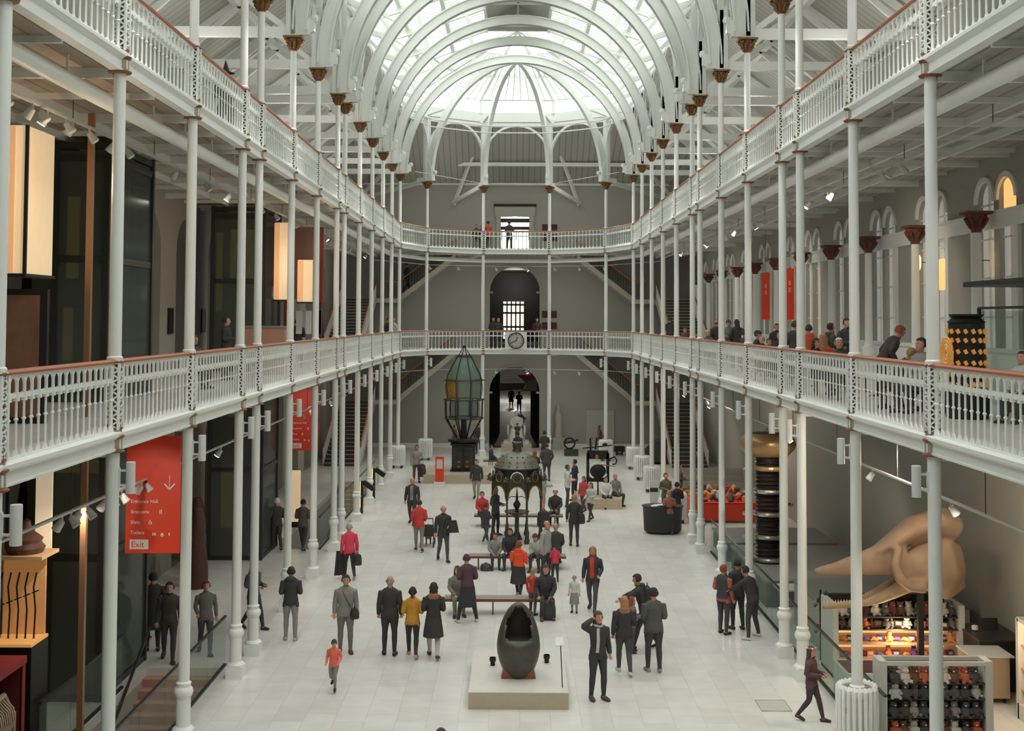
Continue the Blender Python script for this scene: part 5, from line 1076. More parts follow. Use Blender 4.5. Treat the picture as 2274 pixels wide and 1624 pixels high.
# market table heaped with goods
t=thing('market_table','long table with a bright red cloth heaped with colourful goods, right aisle','table',(8.0,47.5,0)); MB().bb(-1.2,1.2,-.4,3.6,.7,.76,greyw).build('tabletop',t); s=MB(); s.bb(-1.25,1.25,-.45,-.42,.1,.74,redm); s.bb(-1.26,-1.23,-.45,3.6,.1,.74,redm); s.bb(-1.25,1.25,-.45,3.6,.76,.775,redm); s.build('red_cloth',t)
for x in(-1.1,1.1):
    for y in(-.3,3.5): MB().bb(x-.03,x+.03,y-.03,y+.03,0,.7,steel).build('leg',t)
GC=[(206,120,50),(196,52,44),(62,60,60),(214,206,190),(96,120,70),(160,90,110),(220,170,80),(70,80,110)]
k=0
for iy in range(6):
    for ix in range(7):
        c=GC[(k*5+iy)%8]; m=cloth(c); x=6.98+ix*.32+RND.uniform(-.06,.06); y=47.4+iy*.6+RND.uniform(-.1,.1); h=RND.uniform(.1,.34); s=MB()
        if k%3==0: s.box((0,0,h/2),(.22,.28,h),m,rz=RND.uniform(-.5,.5))
        elif k%3==1: s.lathe([(.05,0),(.12,.04),(.13,h*.6),(.06,h),(0,h+.02)],m,10)
        else: s.tube([(-.1,0,.06),(0,.02,h*.7),(.12,0,.05)],[.07,.1,.06],m,8)
        tag(s.build('souvenir',None,(x,y,.775)),'small colourful souvenir among many heaped on the red market table','souvenir','souvenirs on the red market table'); k+=1
t=thing('market_stall_shelf','grey stepped shelf behind the red market table','shelf',(8.6,53.2,0)); 
for i in range(3): MB().bb(-1.3,1.3,-.3+.25*i,0+.25*i,0,.8+.25*i,greyw).build('shelf_step',t)
P_('person in black with pale scarf shopping at the market table',9.6,46.2,0,1.76,120,'stand','rf',(46,46,48),(50,48,50),'b','scarf'); P_('tall person in black behind the shopper with pale scarf',9.9,48.9,0,1.84,160,'stand','ff',(42,42,44),(50,48,50),'k','long')
P_('shopper in khaki at the far left end of the market table',6.9,51.6,0,1.7,90,'stand','ff',(84,82,64),(56,52,50),'k',''); P_('shopper in grey bending over the souvenirs',7.2,49.8,0,1.7,80,'stand','ff',(120,116,108),(50,48,50),'b','',lean=.4)
P_('person in dark coat by the far right stair behind the market',8.4,56.5,0,1.76,30,'stand','ff',(50,46,46),(50,48,50),'m',''); P_('shopper with dark hair right of the red market table',9.7,44.6,0,1.7,60,'stand','ff',(60,56,56),(50,48,50),'k','long')
# shop display units
frame=mat('shop_frame',(206,206,200),.5); warm=mat('lit_shelf_back',(240,196,140),.5,emit=.2,ecol=(246,190,126)); dsh=mat('dark_shelf',(58,52,48),.6)
def toy(kind,c,sc):
    m=cloth(c); s=MB()
    if kind==0:   # plush sitting animal
        s.lathe([(0,0),(.07,.01),(.085,.07),(.06,.13),(0,.15)],m,10); s.lathe([(0,.12),(.045,.13),(.058,.17),(.04,.215),(0,.225)],m,10)
        for sg in(-1,1): s.lathe([(0,-.02),(.02,0),(0,.02)],m,6,(sg*.045,0,.22)); s.tube([(sg*.06,0,.11),(sg*.09,-.05,.06)],.02,m,6); s.tube([(sg*.04,-.03,.03),(sg*.06,-.1,.02)],.025,m,6)
        s.lathe([(0,-.015),(.018,0),(0,.015)],cloth((222,214,200)),6,(0,-.055,.165))
    elif kind==1: s.box((0,0,.06),(.16,.1,.12),m); s.box((0,-.051,.07),(.1,.004,.06),cloth((236,226,190)))
    elif kind==2: s.tube([(-.09,0,.04),(-.04,0,.07),(.03,0,.06),(.09,0,.03),(.14,.0,.05)],[.02,.04,.045,.03,.01],m,8)
    else: s.lathe([(.04,0),(.04,.1),(.02,.12),(.02,.15),(0,.15)],m,10)
    me=s.mesh('toy'); return me
TOYC=[(188,96,52),(70,60,54),(214,208,196),(120,70,44),(150,146,140),(60,58,60),(206,120,60),(96,60,50)]
TM={}
def toys(x0,x1,y,z,n,kinds,cols_,label,group,scl=1.,dy=.08):
    for k in range(n):
        kd=kinds[k%len(kinds)]; c=cols_[(k*3+int(z*7))%len(cols_)]
        if (kd,c) not in TM: TM[kd,c]=toy(kd,c,1)
        x=x0+(x1-x0)*(k+.5)/n+RND.uniform(-.02,.02); yy_=y+RND.uniform(-dy,dy)
        o=obj(('plush_toy','toy_box','toy_lizard','toy_bottle')[kd],TM[kd,c],None,(x,yy_,z),RND.uniform(-.5,.5)); o.scale=(scl,)*3; tag(o,label,'toy',group)
t=thing('toy_display','white-framed shop display with lit shelves of toys under the whale skull','shelf',(8.3,27.3,0)); W=1.38
for sg in(-1,1): MB().bb(sg*W-.06,sg*W+.06,-.45,.6,0,1.58,frame).build('side_panel',t)
MB().bb(-W,W,.55,.6,0,1.0,warm).build('lit_back_panel',t); MB().bb(-W,W,.5,.6,1.0,1.62,dsh).build('upper_back_panel',t)
for z,m in((.1,frame),(.42,warm),(.74,warm),(1.05,dsh),(1.32,dsh)): MB().bb(-W+.06,W-.06,-.38,.55,z-.03,z,frame if m is frame else mat('shelf_wood',(206,172,128),.5) if m is warm else dsh).build('shelf',t)
MB().bb(-W-.06,W+.06,-.5,.62,0,.07,frame).build('plinth',t)
BR=[(232,92,40),(216,196,60),(120,70,150),(210,60,50),(110,140,80),(236,150,90)]
toys(7.05,9.6,27.1,.42,13,[1,2,0],BR,'small bright toy on the lower lit shelf of the large toy display','toys on the lower lit shelf')
toys(7.05,9.6,27.1,.74,15,[2,1,0,2],BR,'small bright toy on the upper lit shelf of the large toy display','toys on the upper lit shelf')
toys(7.05,9.6,27.1,1.05,16,[0,3,1],TOYC,'dark plush or packet on the dark middle shelf of the large toy display','goods on the dark middle shelf',1.2)
toys(7.05,9.6,27.1,1.32,14,[0],[(90,88,84),(214,210,202),(110,74,60),(150,70,54)],'plush animal on the top shelf of the large toy display','plush animals on the top shelf',1.25)
t=thing('plush_display','dark shop unit with pale frame crammed with plush animals, front right','shelf',(7.7,23.0,0)); W=.98
for sg in(-1,1): MB().bb(sg*W-.07,sg*W+.07,-.22,.22,0,1.5,frame).build('side_panel',t)
MB().bb(-W,W,.16,.22,0,1.42,mat('unit_back',(150,150,144),.6)).build('back_panel',t); s=MB(); s.bb(-W+.07,W-.07,-.22,-.16,1.42,1.49,frame); s.bb(-W+.07,W-.07,.16,.22,1.42,1.49,frame); s.build('top_frame',t)
for z in(.12,.48,.82,1.1): MB().bb(-W+.07,W-.07,-.2,.16,z-.03,z,dsh).build('shelf',t)
for z,cc,lv in((.12,TOYC[:4],'bottom'),(.48,[(70,68,70),(150,148,146),(84,60,56),(60,58,60)],'lower middle'),(.82,[(74,72,74),(190,188,184),(60,58,60),(96,84,90)],'upper middle'),(1.1,[(196,110,60),(120,72,46),(214,206,194),(80,70,64)],'top')):
    for dy in(-.12,.05): toys(6.85,8.55,23.0+dy,z,9,[0],cc,'plush animal on the %s shelf of the front plush display, %s row'%(lv,'front' if dy<0 else 'back'),'plush animals, %s shelf'%lv,1.25,.04)
t=thing('display_table','low white display table with dark red goods between radiator and shop','table',(6.98,25.2,0)); MB().bb(-.42,.55,-.5,.5,0,.72,frame).build('body',t); MB().bb(-.36,.49,-.44,.44,.72,.73,mat('dark_red_felt',(86,42,44),.8)).build('felt_top',t)
t=thing('till_trolley','wooden cabinet on castors with a white flap top beside the toy display','cabinet',(9.62,25.5,0)); MB().bb(-.38,.38,-.4,.4,.12,.95,mat('trolley_wood',(176,150,124),.5)).build('body',t); MB().bb(-.42,.46,-.46,.42,.95,.98,frame).build('top',t)
for x in(-.3,.3):
    for y in(-.3,.3): MB().tube([(x-.02,y,.06),(x+.02,y,.06)],.06,dark,10).build('castor',t)
t=thing('till_counter','dark shop counter with screens behind the castor cabinet','counter',(10.2,26.6,0)); MB().bb(-.5,.45,-.7,.7,0,1.05,dark).build('body',t); MB().bb(-.52,.47,-.72,.72,1.05,1.09,steel).build('worktop',t); MB().box((-.1,-.2,1.3),(.35,.04,.26),dark,rx=-.2).build('screen',t); MB().lathe([(0,0),(.07,.02),(.07,.1),(0,.12)],paper,10,(-.3,.1,1.09)).build('lamp',t)
t=thing('lit_wall_shelf','tall warm-lit white shelf unit of bottles at the right edge','shelf',(10.15,23.4,0)); 
for sg in(-1,1): MB().bb(-.35,.6,sg*.85-.06,sg*.85+.06,0,1.95,frame).build('side_panel',t)
MB().bb(.5,.6,-.85,.85,.1,1.9,warm).build('lit_back_panel',t); MB().bb(-.35,.6,-.85,.85,1.9,1.98,frame).build('top',t); MB().bb(-.35,.6,-.85,.85,0,.3,frame).build('base',t)
for z in(.6,1.0,1.45): MB().bb(-.3,.5,-.8,.8,z-.03,z,mat('shelf_wood')).build('shelf',t)
for z,lv in((.6,'lowest'),(1.0,'middle'),(1.45,'top')):
    for k in range(8):
        m=cloth(GC[(k*3+int(z*5))%8]); tag(MB().lathe([(.045,0),(.045,.13),(.018,.16),(.018,.2),(0,.2)],m,10).build('bottle',None,(10.05+.04*(k%2),22.75+k*.18,z)),'coloured bottle on the %s board of the lit wall shelf at the right edge'%lv,'bottle','bottles on the lit wall shelf')
t=thing('rail_stand','dark stand of hanging trinkets beside the glass barrier at the shop','stand',(6.95,28.3,0)); MB().bar((0,0,0),(0,0,1.6),.04,.04,dark).build('post',t)
for k in range(16): a=k*.8; MB().lathe([(0,-.06),(.05,0),(.02,.06)],cloth(TOYC[k%8]),8,(.13*cos(a),.13*sin(a),.4+.075*k)).build('trinket',t)
t=thing('slim_console','slim white trestle with a pale top behind the leaning group','table',(7.1,31.9,0)); MB().bb(-.4,.5,-.4,.4,.84,.88,frame).build('top',t)
for x in(-.35,.45): MB().bar((x,-.3,0),(x,.3,.84),.03,.03,dark).build('leg',t)
# restaurant on the right middle gallery
tt=None; k=0
for x,y in((7.75,24.9),(8.3,28.3),(8.5,30.0),(8.4,36.9),(8.6,40.6),(8.8,46.2),(8.8,52.6),(9.0,58.2),(9.4,20.3)):
    lab='round restaurant table with white cloth on the right middle gallery, %s from the near end'%ORD[k]
    k+=1
    if tt is None:
        tt=thing('restaurant_table',lab,'table',(x,y,ZM),0,'restaurant tables on the gallery'); MB().lathe([(0,.72),(.42,.72),(.44,.7),(.45,.5),(.43,.5)],paper,24).build('tablecloth',tt); MB().lathe([(.22,0),(.04,.04),(.04,.7)],steel,12).build('pedestal',tt)
    else: dup(tt,(x,y,ZM),0,lab)
ch0=None
for px,py,fa,who in SITS:
    lab='dark bentwood restaurant chair under the '+' '.join(who.split()[:9]).rstrip(',')
    if ch0 is None:
        ch0=thing('restaurant_chair',lab,'chair',(px,py,ZM),fa,'restaurant chairs on the gallery'); cw=mat('chair_wood',(74,56,46),.5)
        MB().lathe([(0,.36),(.21,.36),(.22,.385),(.2,.4),(0,.4)],cw,18).build('seat',ch0); s=MB(); s.tube([(-.19,.12,.4),(-.2,.2,.7),(-.1,.22,.88),(.1,.22,.88),(.2,.2,.7),(.19,.12,.4)],.014,cw,6); s.build('backrest',ch0)
        for a,b in((-1,-1),(1,-1),(-1,1),(1,1)): MB().tube([(a*.15,b*.13,.37),(a*.2,b*.18,0)],.015,cw,6).build('leg',ch0)
    else: dup(ch0,(px,py,ZM),fa,lab)
t=thing('glass_case','dark-framed glass display case with flat dark canopy on the right middle gallery','case',(9.75,22.7,ZM)); s=MB()
for x in(-.75,.75):
    for y in(-1.2,1.2): s.bar((x,y,0),(x,y,2.0),.06,.06,dark)
s.bar((-.75,-1.2,2.0),(-.75,1.2,2.0),.05,.05,dark); s.bar((-.75,-1.2,2.0),(.75,-1.2,2.0),.05,.05,dark); s.bar((-.75,-1.2,.9),(.75,-1.2,.9),.05,.05,dark); s.build('frame',t); MB().bb(-.95,.85,-1.5,1.5,2.42,2.52,dark).build('canopy',t)
for y in(-1.2,1.2): MB().bb(-.72,.72,y-.01,y+.01,.1,1.95,balg).build('glass_pane',t)
s=MB(); s.bb(-.3,.3,-.8,.3,.3,1.1,mat('machine_white',(200,200,190),.5)); s.bb(-.31,-.29,-.5,-.1,.7,.95,steel); s.bb(-.4,.4,-.9,.9,0,.3,steel); s.build('white_instrument',t)
t=thing('lens_drum','dark drum-shaped lighthouse lens with glowing golden prisms by the nearest right column','lens',(8.0,21.9,ZM)); s=MB(); s.lathe([(.36,0),(.38,.1),(.38,.5),(.34,.55)],dark,24); s.build('drum_base',t); s=MB(); s.lathe([(.34,1.72),(.25,1.8),(.3,1.84),(.3,1.87),(0,1.87)],dark,20); s.build('cap',t); gl=mat('golden_prism',(216,160,84),.3,metal=.3,emit=.06,ecol=(230,160,80))
s=MB(); s.lathe([(.31,.5),(.33,1.1),(.31,1.74)],dark,24); s.build('drum',t)
pr=MB().box((.335,0,0),(.03,.06,.08),gl,rx=.5).mesh('prism')
for k in range(16):
    for z in(.62,.78,1.0,1.2,1.4,1.56): obj('prism',pr,t,(0,0,z),2*PI*k/16+.001); s=MB()
for r in(.1,.17,.24,.3): s.tube([(-.36,r*cos(2*PI*j/24),1.15+r*sin(2*PI*j/24)) for j in range(24)],.02,gl,6,close=True)
s.build('bulls_eye',t)
for i,(px,y,z) in enumerate(((10.45,27.8,9.35),(10.5,32.0,9.5))):
    t=thing('wall_lantern','small glowing wall lantern on the right middle gallery wall, %s one'%('nearer','farther')[i],'lamp',(px,y,z-.35),0,'wall lanterns'); MB().lathe([(.06,0),(.09,.1),(.09,.32),(.05,.4)],mat('lantern_glow',(246,200,130),.4,emit=.6),12).build('shade',t); MB().bar((0,0,.2),(.3,0,.2),.02,.02,dark).build('bracket',t)
# ------------------------------------------------------------------ left side
sg_=mat('shaft_frame',(50,51,47),.5); yl=mat('yellow_panel',(196,170,84),.5,emit=.14,ecol=(196,160,70)); cr=mat('cream_fabric_lamp',(240,218,184),.7,emit=.1,ecol=(244,208,162)); cr2=mat('apricot_fabric_lamp',(236,184,140),.7,emit=.1,ecol=(238,176,126))
def shaft(x0,x1,y0,y1,label,yz):
    t=thing('glass_lift','x','lift',((x0+x1)/2,(y0+y1)/2,0)); t['label']=label; w,h=(x1-x0)/2,(y1-y0)/2; zt=11.45
    s=MB()
    for x in(-w,w):
        for y in(-h,h): s.bar((x,y,0),(x,y,zt),.12,.12,sg_)
    for z in(.06,2.9,5.7,6.3,9.0,11.1,zt-.1): 
        for x in(-w,w): s.bar((x,-h,z),(x,h,z),.08,.14,sg_)
        for y in(-h,h): s.bar((-w,y,z),(w,y,z),.08,.14,sg_)
    s.build('frame',t); 
    for y in(-h,h): MB().bb(-w+.06,w-.06,y-.01,y+.01,.1,zt-.2,darkg).build('glass_wall',t)
    for x in(-w,w): MB().bb(x-.01,x+.01,-h+.06,h-.06,.1,zt-.2,darkg).build('glass_wall',t)
    c=MB(); c.bb(-w+.2,w-.2,h-.35,h-.3,0,zt-.3,mat('shaft_core_reflection',(104,107,98),.6)); c.bb(-w*.5,-w*.42,h-.5,h-.35,0,zt-.3,steel); c.bb(w*.2,w*.28,h-.5,h-.35,0,zt-.3,steel); c.build('core',t)  # core lightened to grey-green, imitating reflections in the glass
    for (a,b,z0,z1) in yz: MB().bb(a,b,-h+.12,-h+.15,z0,z1,yl).build('yellow_panel',t)
    return t
shaft(-9.6,-8.55,25.0,28.0,'dark glass lift shaft in the near left aisle beside the cream lamp',[(-.35,-.1,8.6,10.3),(-.4,-.2,6.9,8.0),(-.5,.0,4.6,5.2),(.2,.55,4.6,5.2)])
shaft(-9.96,-8.28,39.5,42.0,'second dark glass lift shaft farther along the left aisle with yellow panels',[(-.75,-.55,8.0,10.6),(-.3,.45,9.1,10.7),(.6,.8,7.5,10.6),(-.3,.3,4.6,5.2),(-.5,.1,1.0,3.0)])
def lamp(x0,x1,y0,y1,z0,z1,label):
    t=thing('fabric_lantern',label,'lamp',((x0+x1)/2,(y0+y1)/2,z0)); w,h,H_=(x1-x0)/2,(y1-y0)/2,z1-z0
    MB().bb(-w,w,-h,h,0,H_,cr).build('shade',t); MB().bb(-w-.02,-w*.3,-h-.02,-h,.02,H_-.02,cr2).build('apricot_face',t); s=MB(); s.bb(-w-.04,w+.04,-h-.04,h+.04,-.05,0,dark); s.bb(w,w+.05,-h-.05,-h,-.05,H_,dark); s.build('frame',t)
lamp(-8.3,-8.04,19.5,20.7,8.5,10.9,'large glowing cream fabric lantern hanging on the near left gallery'); lamp(-7.9,-7.45,39.3,39.8,8.4,10.9,'tall narrow cream lantern beside the second lift shaft'); lamp(-7.35,-6.85,40.5,41.0,8.35,9.75,'short cream lantern hanging right of the tall narrow one')
t=thing('bronze_frame_post','slim bronze upright beside the near lift shaft rising through both floors','post',(-7.62,21.3,0)); MB().bb(-.05,.05,-.05,.05,0,ZM-.2,mat('bronze_post',(168,124,92),.4,metal=.4)).build('lower_post',t); MB().bb(-.05,.05,-.05,.05,ZM,11.4,mat('bronze_post')).build('upper_post',t)
t=thing('exhibition_wall','mauve and red exhibition panel with timber edge below the short lantern','panel',(-7.5,42.0,ZM)); MB().bb(-.55,.5,0,.08,2.4,4.9,mat('mauve_panel',(150,110,104),.7)).build('panel',t); MB().bb(.5,.75,-.02,.08,2.3,4.9,mat('brick_red_panel',(150,60,42),.6)).build('edge',t); s=MB()
for k in range(4): s.bb(-.5+.33*k,-.3+.33*k,0,.05,1.2,2.0,paper)
s.bb(-.6,-.5,0,.08,0,2.4,mat('dark_red_post',(110,34,34),.6)); s.bb(.6,.7,0,.08,0,2.4,mat('dark_red_post')); s.build('lower_frame',t)
t=thing('gallery_counter','pinkish timber counter on the left middle gallery in front of the second lift','counter',(-7.9,37.6,ZM)); MB().bb(-.55,.75,-.4,.4,0,1.45,mat('pink_timber',(196,150,128),.6)).build('body',t); MB().bb(-.6,.8,-.45,.45,1.45,1.5,greyw).build('top',t)
for i,(y,z) in enumerate(((37.6,7.3),(41.6,7.3))):
    t=thing('wall_screen','small black wall screen on the left gallery wall, %s pier'%('nearer','farther')[i],'screen',(-XW+.03,y,z),0,'wall screens'); MB().bb(-.02,.03,-.25,.25,0,.8,dark).build('screen',t)
t=thing('photo_case','dark-framed case with a brown picture below the cream lantern','case',(-8.2,19.9,ZM)); MB().bb(-.55,.4,0,.1,0,2.2,dark).build('frame',t); MB().bb(-.5,.28,-.02,0,0.1,2.1,mat('brown_picture',(128,90,70),.6,var=.4,scale=3)).build('picture',t)
# near left ground floor: red case with skeleton, lit case above
rc_=mat('red_case',(150,44,44),.5,var=.1); rd=mat('deep_red_case',(104,32,34),.6)
t=thing('red_display_case','big open-sided red display case at the bottom left corner','case',(-8.95,19.1,0)); MB().bb(-.65,-.6,-2,1.55,0,1.98,rd).build('back_panel',t); MB().bb(-.6,.58,1.5,1.6,0,1.98,rd).build('end_panel',t); MB().bb(-.65,.6,-2,1.5,0,.15,rd).build('base',t); MB().bb(-.66,.62,-2,1.62,1.98,2.1,rc_).build('top',t); MB().bb(.56,.6,1.5,1.61,.15,1.98,rc_).build('corner_post',t)
t=thing('animal_skeleton','pale rib skeleton standing inside the red case at the bottom left corner','skeleton',(-8.56,20.3,.12),PI/2); bn=mat('pale_bone',(206,182,158),.6); s=MB()
s.tube([(-.75,.1,1.25),(-.3,0,1.42),(.05,0,1.42),(.25,0,1.2),(.3,0,.9)],[.04,.05,.05,.045,.03],bn,8); s.build('spine',t)
for k in range(11):
    x=-.65+.075*k; MB().tube([(x,0,1.36),(x+.02,-.14,1.2),(x+.03,-.17,1.0),(x+.0,-.1,.8)],.013,bn,6).build('rib',t); MB().tube([(x,0,1.36),(x+.02,.14,1.2),(x+.03,.17,1.0),(x,.1,.8)],.013,bn,6).build('rib',t)
for x in(-.6,.25):
    for y in(-.1,.1): MB().tube([(x,y,1.1),(x+.03,y,.6),(x,y,.05)],[.03,.022,.03],bn,6).build('leg_bone',t)
t=thing('lit_exhibit_case','warm-lit exhibit case with black iron stands above the red case','case',(-8.75,21.6,2.15)); MB().bb(-.5,.25,.3,.36,0,1.45,mat('warm_case_back',(206,158,112),.5,emit=.05,ecol=(230,160,90))).build('back_panel',t); MB().bb(-.5,.3,-.4,.36,-.05,.0,mat('warm_base',(230,170,100),.5,emit=.1)).build('lit_base',t); MB().bb(-.5,.3,-.4,.36,-2.15,-.05,dark).build('cabinet',t); s=MB()
for k in range(5): x=-.42+.15*k; s.tube([(x,0,0),(x+.02,0,.5),(x-.02,0,.9),(x+.03,0,1.15)],.016,dark,6); s.tube([(x-.05,0,.55+.06*k),(x+.07,0,.6+.06*k)],.012,dark,5)
s.build('iron_stands',t)
t=thing('carved_figure_case','dark brown carved figure on a shelf between purple and cream panels at the left edge','sculpture',(-8.75,21.6,3.65)); MB().lathe([(.3,0),(.34,.1),(.27,.18),(.3,.25),(.2,.33),(.1,.4),(.08,.55),(0,.6)],mat('dark_carving',(78,50,38),.6,var=.4,scale=20,bump=.6),16).build('carving',t); MB().bb(-.5,.45,-.4,.4,-.06,0,mat('shelf_wood')).build('shelf',t)
t=thing('purple_panel','purple wall panel over a narrow cream lit panel at the left edge','panel',(-8.85,22.4,4.1)); MB().bb(-.6,-.54,0,.06,-4.1,.9,dark).build('post',t); MB().bb(-.6,.35,0,.06,.9,1.6,mat('purple_paint',(120,88,104),.7)).build('panel',t); MB().bb(-.05,.25,0,.05,-.6,.9,mat('cream_lit_panel',(226,206,176),.5,emit=.1)).build('cream_panel',t)
t=thing('leaflet_box','small lit white leaflet box on a post at the left front stair','sign',(-6.95,21.4,-.5)); MB().bb(-.03,.03,-.03,.03,-1.5,.3,dark).build('post',t); MB().box((0,0,.5),(.22,.12,.45),mat('lit_leaflet',(236,232,214),.5,emit=.25),rx=-.2).build('box',t)
t=thing('cream_floor_panel','glowing cream floor-standing panel in the left aisle under the galleries','panel',(-8.3,45.7,0)); MB().bb(-.35,.2,0,.08,.2,2.1,cr).build('panel',t); MB().bb(-.4,.25,-.02,.1,0,.2,dark).build('base',t)
for i,(x,y) in enumerate(((-9.3,35.5),(-9.8,37.4))):
    t=thing('bronze_sculpture','tall rough dark carved standing stone by the left wall, %s one'%('nearer','farther')[i],'sculpture',(x,y,0)); MB().tube([(0,0,0),(.03,0,.6),(-.04,.02,1.3),(.03,0,1.9),(0,0,2.3)],[.34,.3,.26,.22,.12],mat('dark_carving'),10).build('stone',t)
# ------------------------------------------------------------------ pipes, tracks and spotlights
for sgx,nm in((-1,'left'),(1,'right')):
    t=thing('service_pipe','fat white pipe slung under the %s upper gallery'%nm,'pipe',(sgx*6.62,0,11.22)); MB().tube([(0,8,0),(0,64,0)],.13,white,14).build('pipe',t); h_=MB().bar((0,0,0),(0,0,.4),.03,.05,white).mesh('hanger')
    for k in range(27): obj('hanger',h_,t,(0,9+2.1*k,0))
s=MB(); s.tube([(-6.62,64,11.22),(-5.3,68.4,11.22),(-2,71,11.22),(2,71,11.22),(5.3,68.4,11.22),(6.62,64,11.22)],.12,white,12); tag(s.build('service_pipe'),'fat white pipe curving under the far end of the upper gallery','pipe')
spm=mat('spot_white',(212,214,208),.4); lens=mat('spot_lens_lit',(255,240,214),.4,emit=2.5)
sp=None; cnt=0
def spotlight(x,y,z,rz,label,group,lit=False):
    global sp
    key='lit' if lit else 'off'
    if sp is None: sp={}
    if key not in sp:
        t=thing('spotlight',label,'spotlight',(x,y,z),rz,group); s=MB(); s.tube([(0,0,-.1),(.1,0,-.24)],[.055,.08],spm,10); s.build('head',t); MB().bar((0,0,0),(0,0,-.12),.03,.03,spm).build('arm',t)
        s=MB(); d=Vector((.1,0,-.14)).normalized(); c=Vector((.1,0,-.24))+d*.004; s.tube([c,c+d*.006],.07,lens if lit else paper,10); s.build('lens',t); sp[key]=t
    else: dup(sp[key],(x,y,z),rz,label,None,group)
tracks=[('left upper',-7.55,11.1,11.44,[(15.6,1),(16.1,0),(17.0,0),(17.4,0),(18.5,0),(18.8,0),(19.1,1),(19.9,0),(20.2,0),(21.0,0),(22.3,0),(23,0),(26.5,0),(29,0),(31.5,1),(35.2,0),(35.7,0),(37.5,0),(40.3,0),(40.8,0),(46.5,1),(47.5,1),(49.2,0),(52,1),(55,0),(57.5,1),(61,1)]),
 ('right upper',7.85,11.1,11.44,[(25.0,0),(25.6,0),(26.3,0),(30.4,1),(30.9,0),(32.8,1),(35.5,0),(38.5,0),(40.5,1),(43.8,0),(46,0),(50,1),(50.8,1),(51.6,1),(56,0),(57.5,1),(60,1)]),
 ('left ground',-7.45,4.6,5.7,[(19.8,0),(20.2,0),(20.6,0),(21.0,0),(21.9,0),(22.2,0),(22.5,0),(22.8,0),(24.0,0),(24.3,0),(24.6,0),(24.9,0),(25.6,0),(26.2,0),(30.5,1),(42,0),(44.5,0),(48.5,1),(53,0),(57,0)]),
 ('right ground',7.65,4.6,5.7,[(21.8,0),(26.5,0),(34.7,1),(37.5,0),(42.5,0),(48,1),(49.2,1),(55,1),(59,0)])]
for nm,x,z,zt,L in tracks:
    t=thing('lighting_track','thin white lighting track below the %s %s'%(nm.split()[0],'upper gallery' if 'upper' in nm else 'middle gallery'),'track',(x,0,z)); MB().bb(-.03,.03,9,64,-.02,.02,spm).build('rail',t); h_=MB().bar((0,0,0),(0,0,zt-z),.012,.012,steel).mesh('hanger')
    for k in range(12): obj('hanger',h_,t,(0,11+4.6*k,0))
    for i,(y,on) in enumerate(L):
        lab='white %sspotlight on the %s track, number %d from the near end'%('lit ' if on else 'unlit ',nm,i+1)
        spotlight(x,y,z,PI if (x<0) ^ bool(i%2) else 0,lab,'spotlights on the %s track'%nm,bool(on))
for z,nm in((10.9,'middle'),(4.9,'ground')):
    s=MB(); s.tube([(-7.5,64,z),(-5,69.5,z),(0,71.5,z),(5,69.5,z),(7.6,64,z)],.02,spm,6); tag(s.build('lighting_track'),'thin curved lighting track across the far end of the %s floor'%nm,'track')
    for i,x in enumerate((-5,-3.4,-1.2,.6,2.2,3.6,5)):
        spotlight(x,71.5-abs(x)*.39,z-.02,0,'small spotlight on the curved far track of the %s floor, %s from the left'%(nm,ORD[i]),'spotlights on the curved tracks',i in(3,))
s=MB(); s.tube([(-5.6,66.5,15.9),(-2,70.5,15.7),(2,70.5,15.7),(5.6,66.5,15.9)],.02,spm,6); tag(s.build('cable'),'thin cable strung across the far apse with small lamps','cable')
for i in range(4):
    t=thing('red_notice','dark red notice board pair beside the far central doors, %s'%['upper pair, upper floor','lower pair, upper floor','upper pair, middle floor','lower pair, middle floor'][i],'sign',(2.05,YB-.06,(13.2,12.6,7.9,7.2)[i])); 
    for sx in(-.28,.28): MB().bb(sx-.17,sx+.17,0,.05,0,.42,mat('dark_red_board',(84,32,36),.6)).build('board',t)
t=thing('floor_hatch','square access hatch cover flush in the stone floor, front right','hatch',(5.14,24.95,0)); MB().bb(-.3,.3,-.35,.35,0,.004,mat('hatch_stone',(200,197,187),.4)).build('cover',t); s=MB(); s.tube([(-.3,-.35,.005),(.3,-.35,.005),(.3,.35,.005),(-.3,.35,.005)],.006,steel,5,close=True); s.build('rim',t)
t=thing('engine_model','dark model engine by the far right wall','machine',(3.2,70.0,0)); MB().bb(-.4,.4,-.3,.3,0,.35,steel).build('base',t); s=MB(); s.tube([(.3*cos(2*PI*k/16)-.1,0,.7+.3*sin(2*PI*k/16)) for k in range(16)],.05,dark,6,close=True); s.tube([(-.4,0,.7),(.4,0,.9)],.06,dark,8); s.build('flywheel',t)
t=thing('small_engine','small dark wheeled exhibit by the far right wall','machine',(6.0,70.5,0)); s=MB(); s.bb(-.3,.3,-.2,.2,.2,.5,dark); s.tube([(.2*cos(2*PI*k/14),-.22,.3+.2*sin(2*PI*k/14)) for k in range(14)],.04,dark,6,close=True); s.bb(-.2,-.1,-.15,.15,0,.2,dark); s.bb(.1,.2,-.15,.15,0,.2,dark); s.build('body',t)
tag(MB().bb(4.3,6.0,YB-.1,YB-.03,.2,2.3,mat('pale_panel',(186,185,174),.6)).build('wall_panel'),'pale rectangular wall panel behind the right far columns','panel')
s=MB(); s.tube([(0,0,0),(.1,.1,.8),(0,0,1.3)],[(.95,.5),(1.05,.6),(.5,.3)],mat('dark_cover',(56,54,50),.7),16); tag(s.build('covered_exhibit',None,(8.0,66.5,0)),'large dark rounded shape under the far right stair','exhibit')
s=MB()
wf=mat('pale_case_statue',(176,174,160),.6)
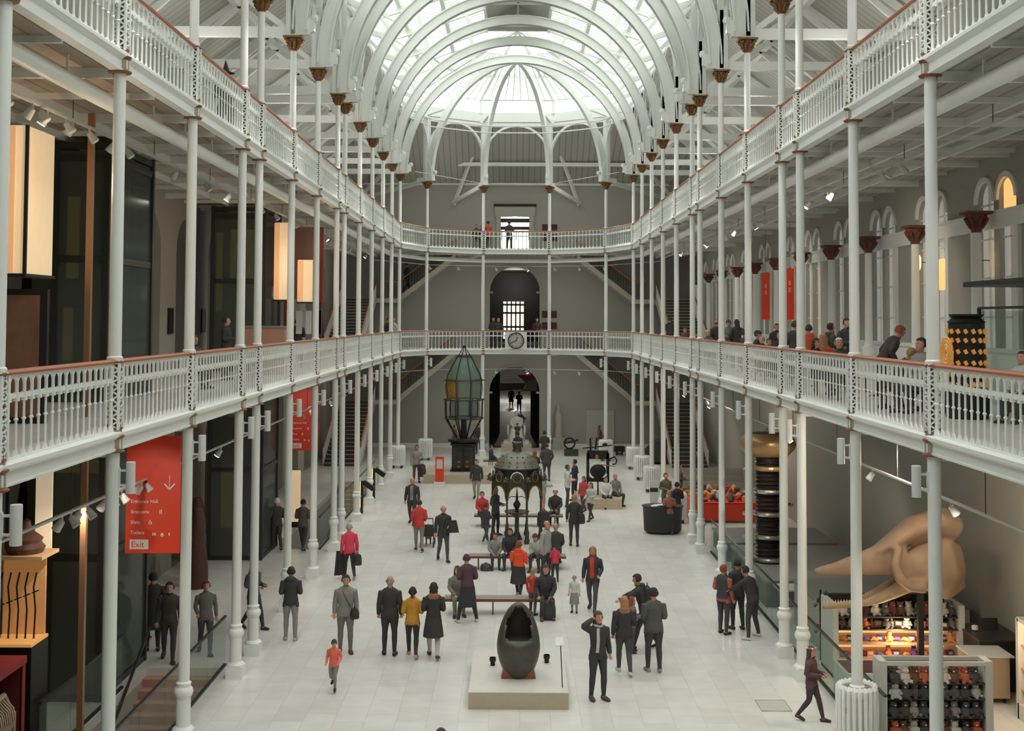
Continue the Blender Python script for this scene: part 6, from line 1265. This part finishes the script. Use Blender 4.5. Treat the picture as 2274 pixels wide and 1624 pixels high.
t=thing('pale_statue','tall pale figure against the back wall right of the far arch','statue',(2.6,YB-.5,0)); MB().bb(-.35,.35,-.3,.3,0,.7,wallm).build('plinth',t); MB().tube([(0,0,.7),(.03,0,1.4),(0,0,2.0),(-.03,0,2.3),(0,0,2.45),(0,0,2.7)],[.28,.2,.24,.1,.12,.06],wf,12).build('figure',t)
# track lamps for the aisles, then added fill for apse, nave and roof
for y in(17,30,43,56):
    for sgx in(-1,1):
        spot(sgx*7.6,y,10.9,LG,tx=sgx*(9.4 if sgx>0 else 8.6),ty=y+3,tz=7,size=2.2,col=(1,.9,.78)); spot(sgx*7.5,y+4,4.5,LG*.7,tx=sgx*8.6,ty=y+6,tz=0,size=2.2,col=(1,.88,.74))
for x,y,z,e,c in((-7.0,18.6,9.9,8,(1,.72,.45)),(-6.9,38.6,9.5,7,(1,.72,.45)),(8.3,26.75,.98,7,(1,.78,.5)),(9.6,23.2,1.7,10,(1,.78,.5)),(7.7,24.6,5.0,30,(1,.84,.68)),(0,116,4.5,170,(1,.95,.85)),(0,90,10.5,60,(1,.95,.85)),(-8.0,22.2,3.9,3,(1,.75,.5)),(-9.5,47,4.5,14,(1,.8,.55)),(8.5,49,4.8,22,(1,.9,.8)),(-.07,YB+1.6,13.9,20,(1,.97,.9))): point(x,y,z,e,c)  # glow of lanterns, lit shelves and far rooms, plus an added skull key light
for x,y,z,e in((-3.2,70.5,3.6,10),(3.2,70.5,3.6,10),(-3.2,70.5,9.2,10),(3.2,70.5,9.2,10),(-4,69.5,14.6,14),(4,69.5,14.6,14),(-8.0,67,3.8,7),(8.0,67,3.8,7),(-8.0,67,9.4,7),(8.0,67,9.4,7)): point(x,y,z,e,(1,.97,.9),.25)  # fill lights added to brighten the back wall and apse, no visible fittings
for i,y in enumerate(YS[:14]):
    if i%2: continue
    for sg in(-1,1): spot(sg*5.5,y,15.8,LN*2,(1,.98,.94),sg*2.2,y-.5,0,1.3)  # spots added at the rib knobs to brighten the nave floor
for y in(20,32,44,56):
    for sg in(-1,1): point(sg*8.6,y,14.2,LU,(1,.98,.93),.3)  # fill lights added under the aisle roofs to brighten their boards
spot(-7.35,21.6,5.2,20,tx=-7.3,ty=24.3,tz=3.9,size=1.0,col=(1,.9,.8)); spot(-7.8,42.6,5.2,20,tx=-7.9,ty=45.5,tz=3.9,size=1.0,col=(1,.9,.8))
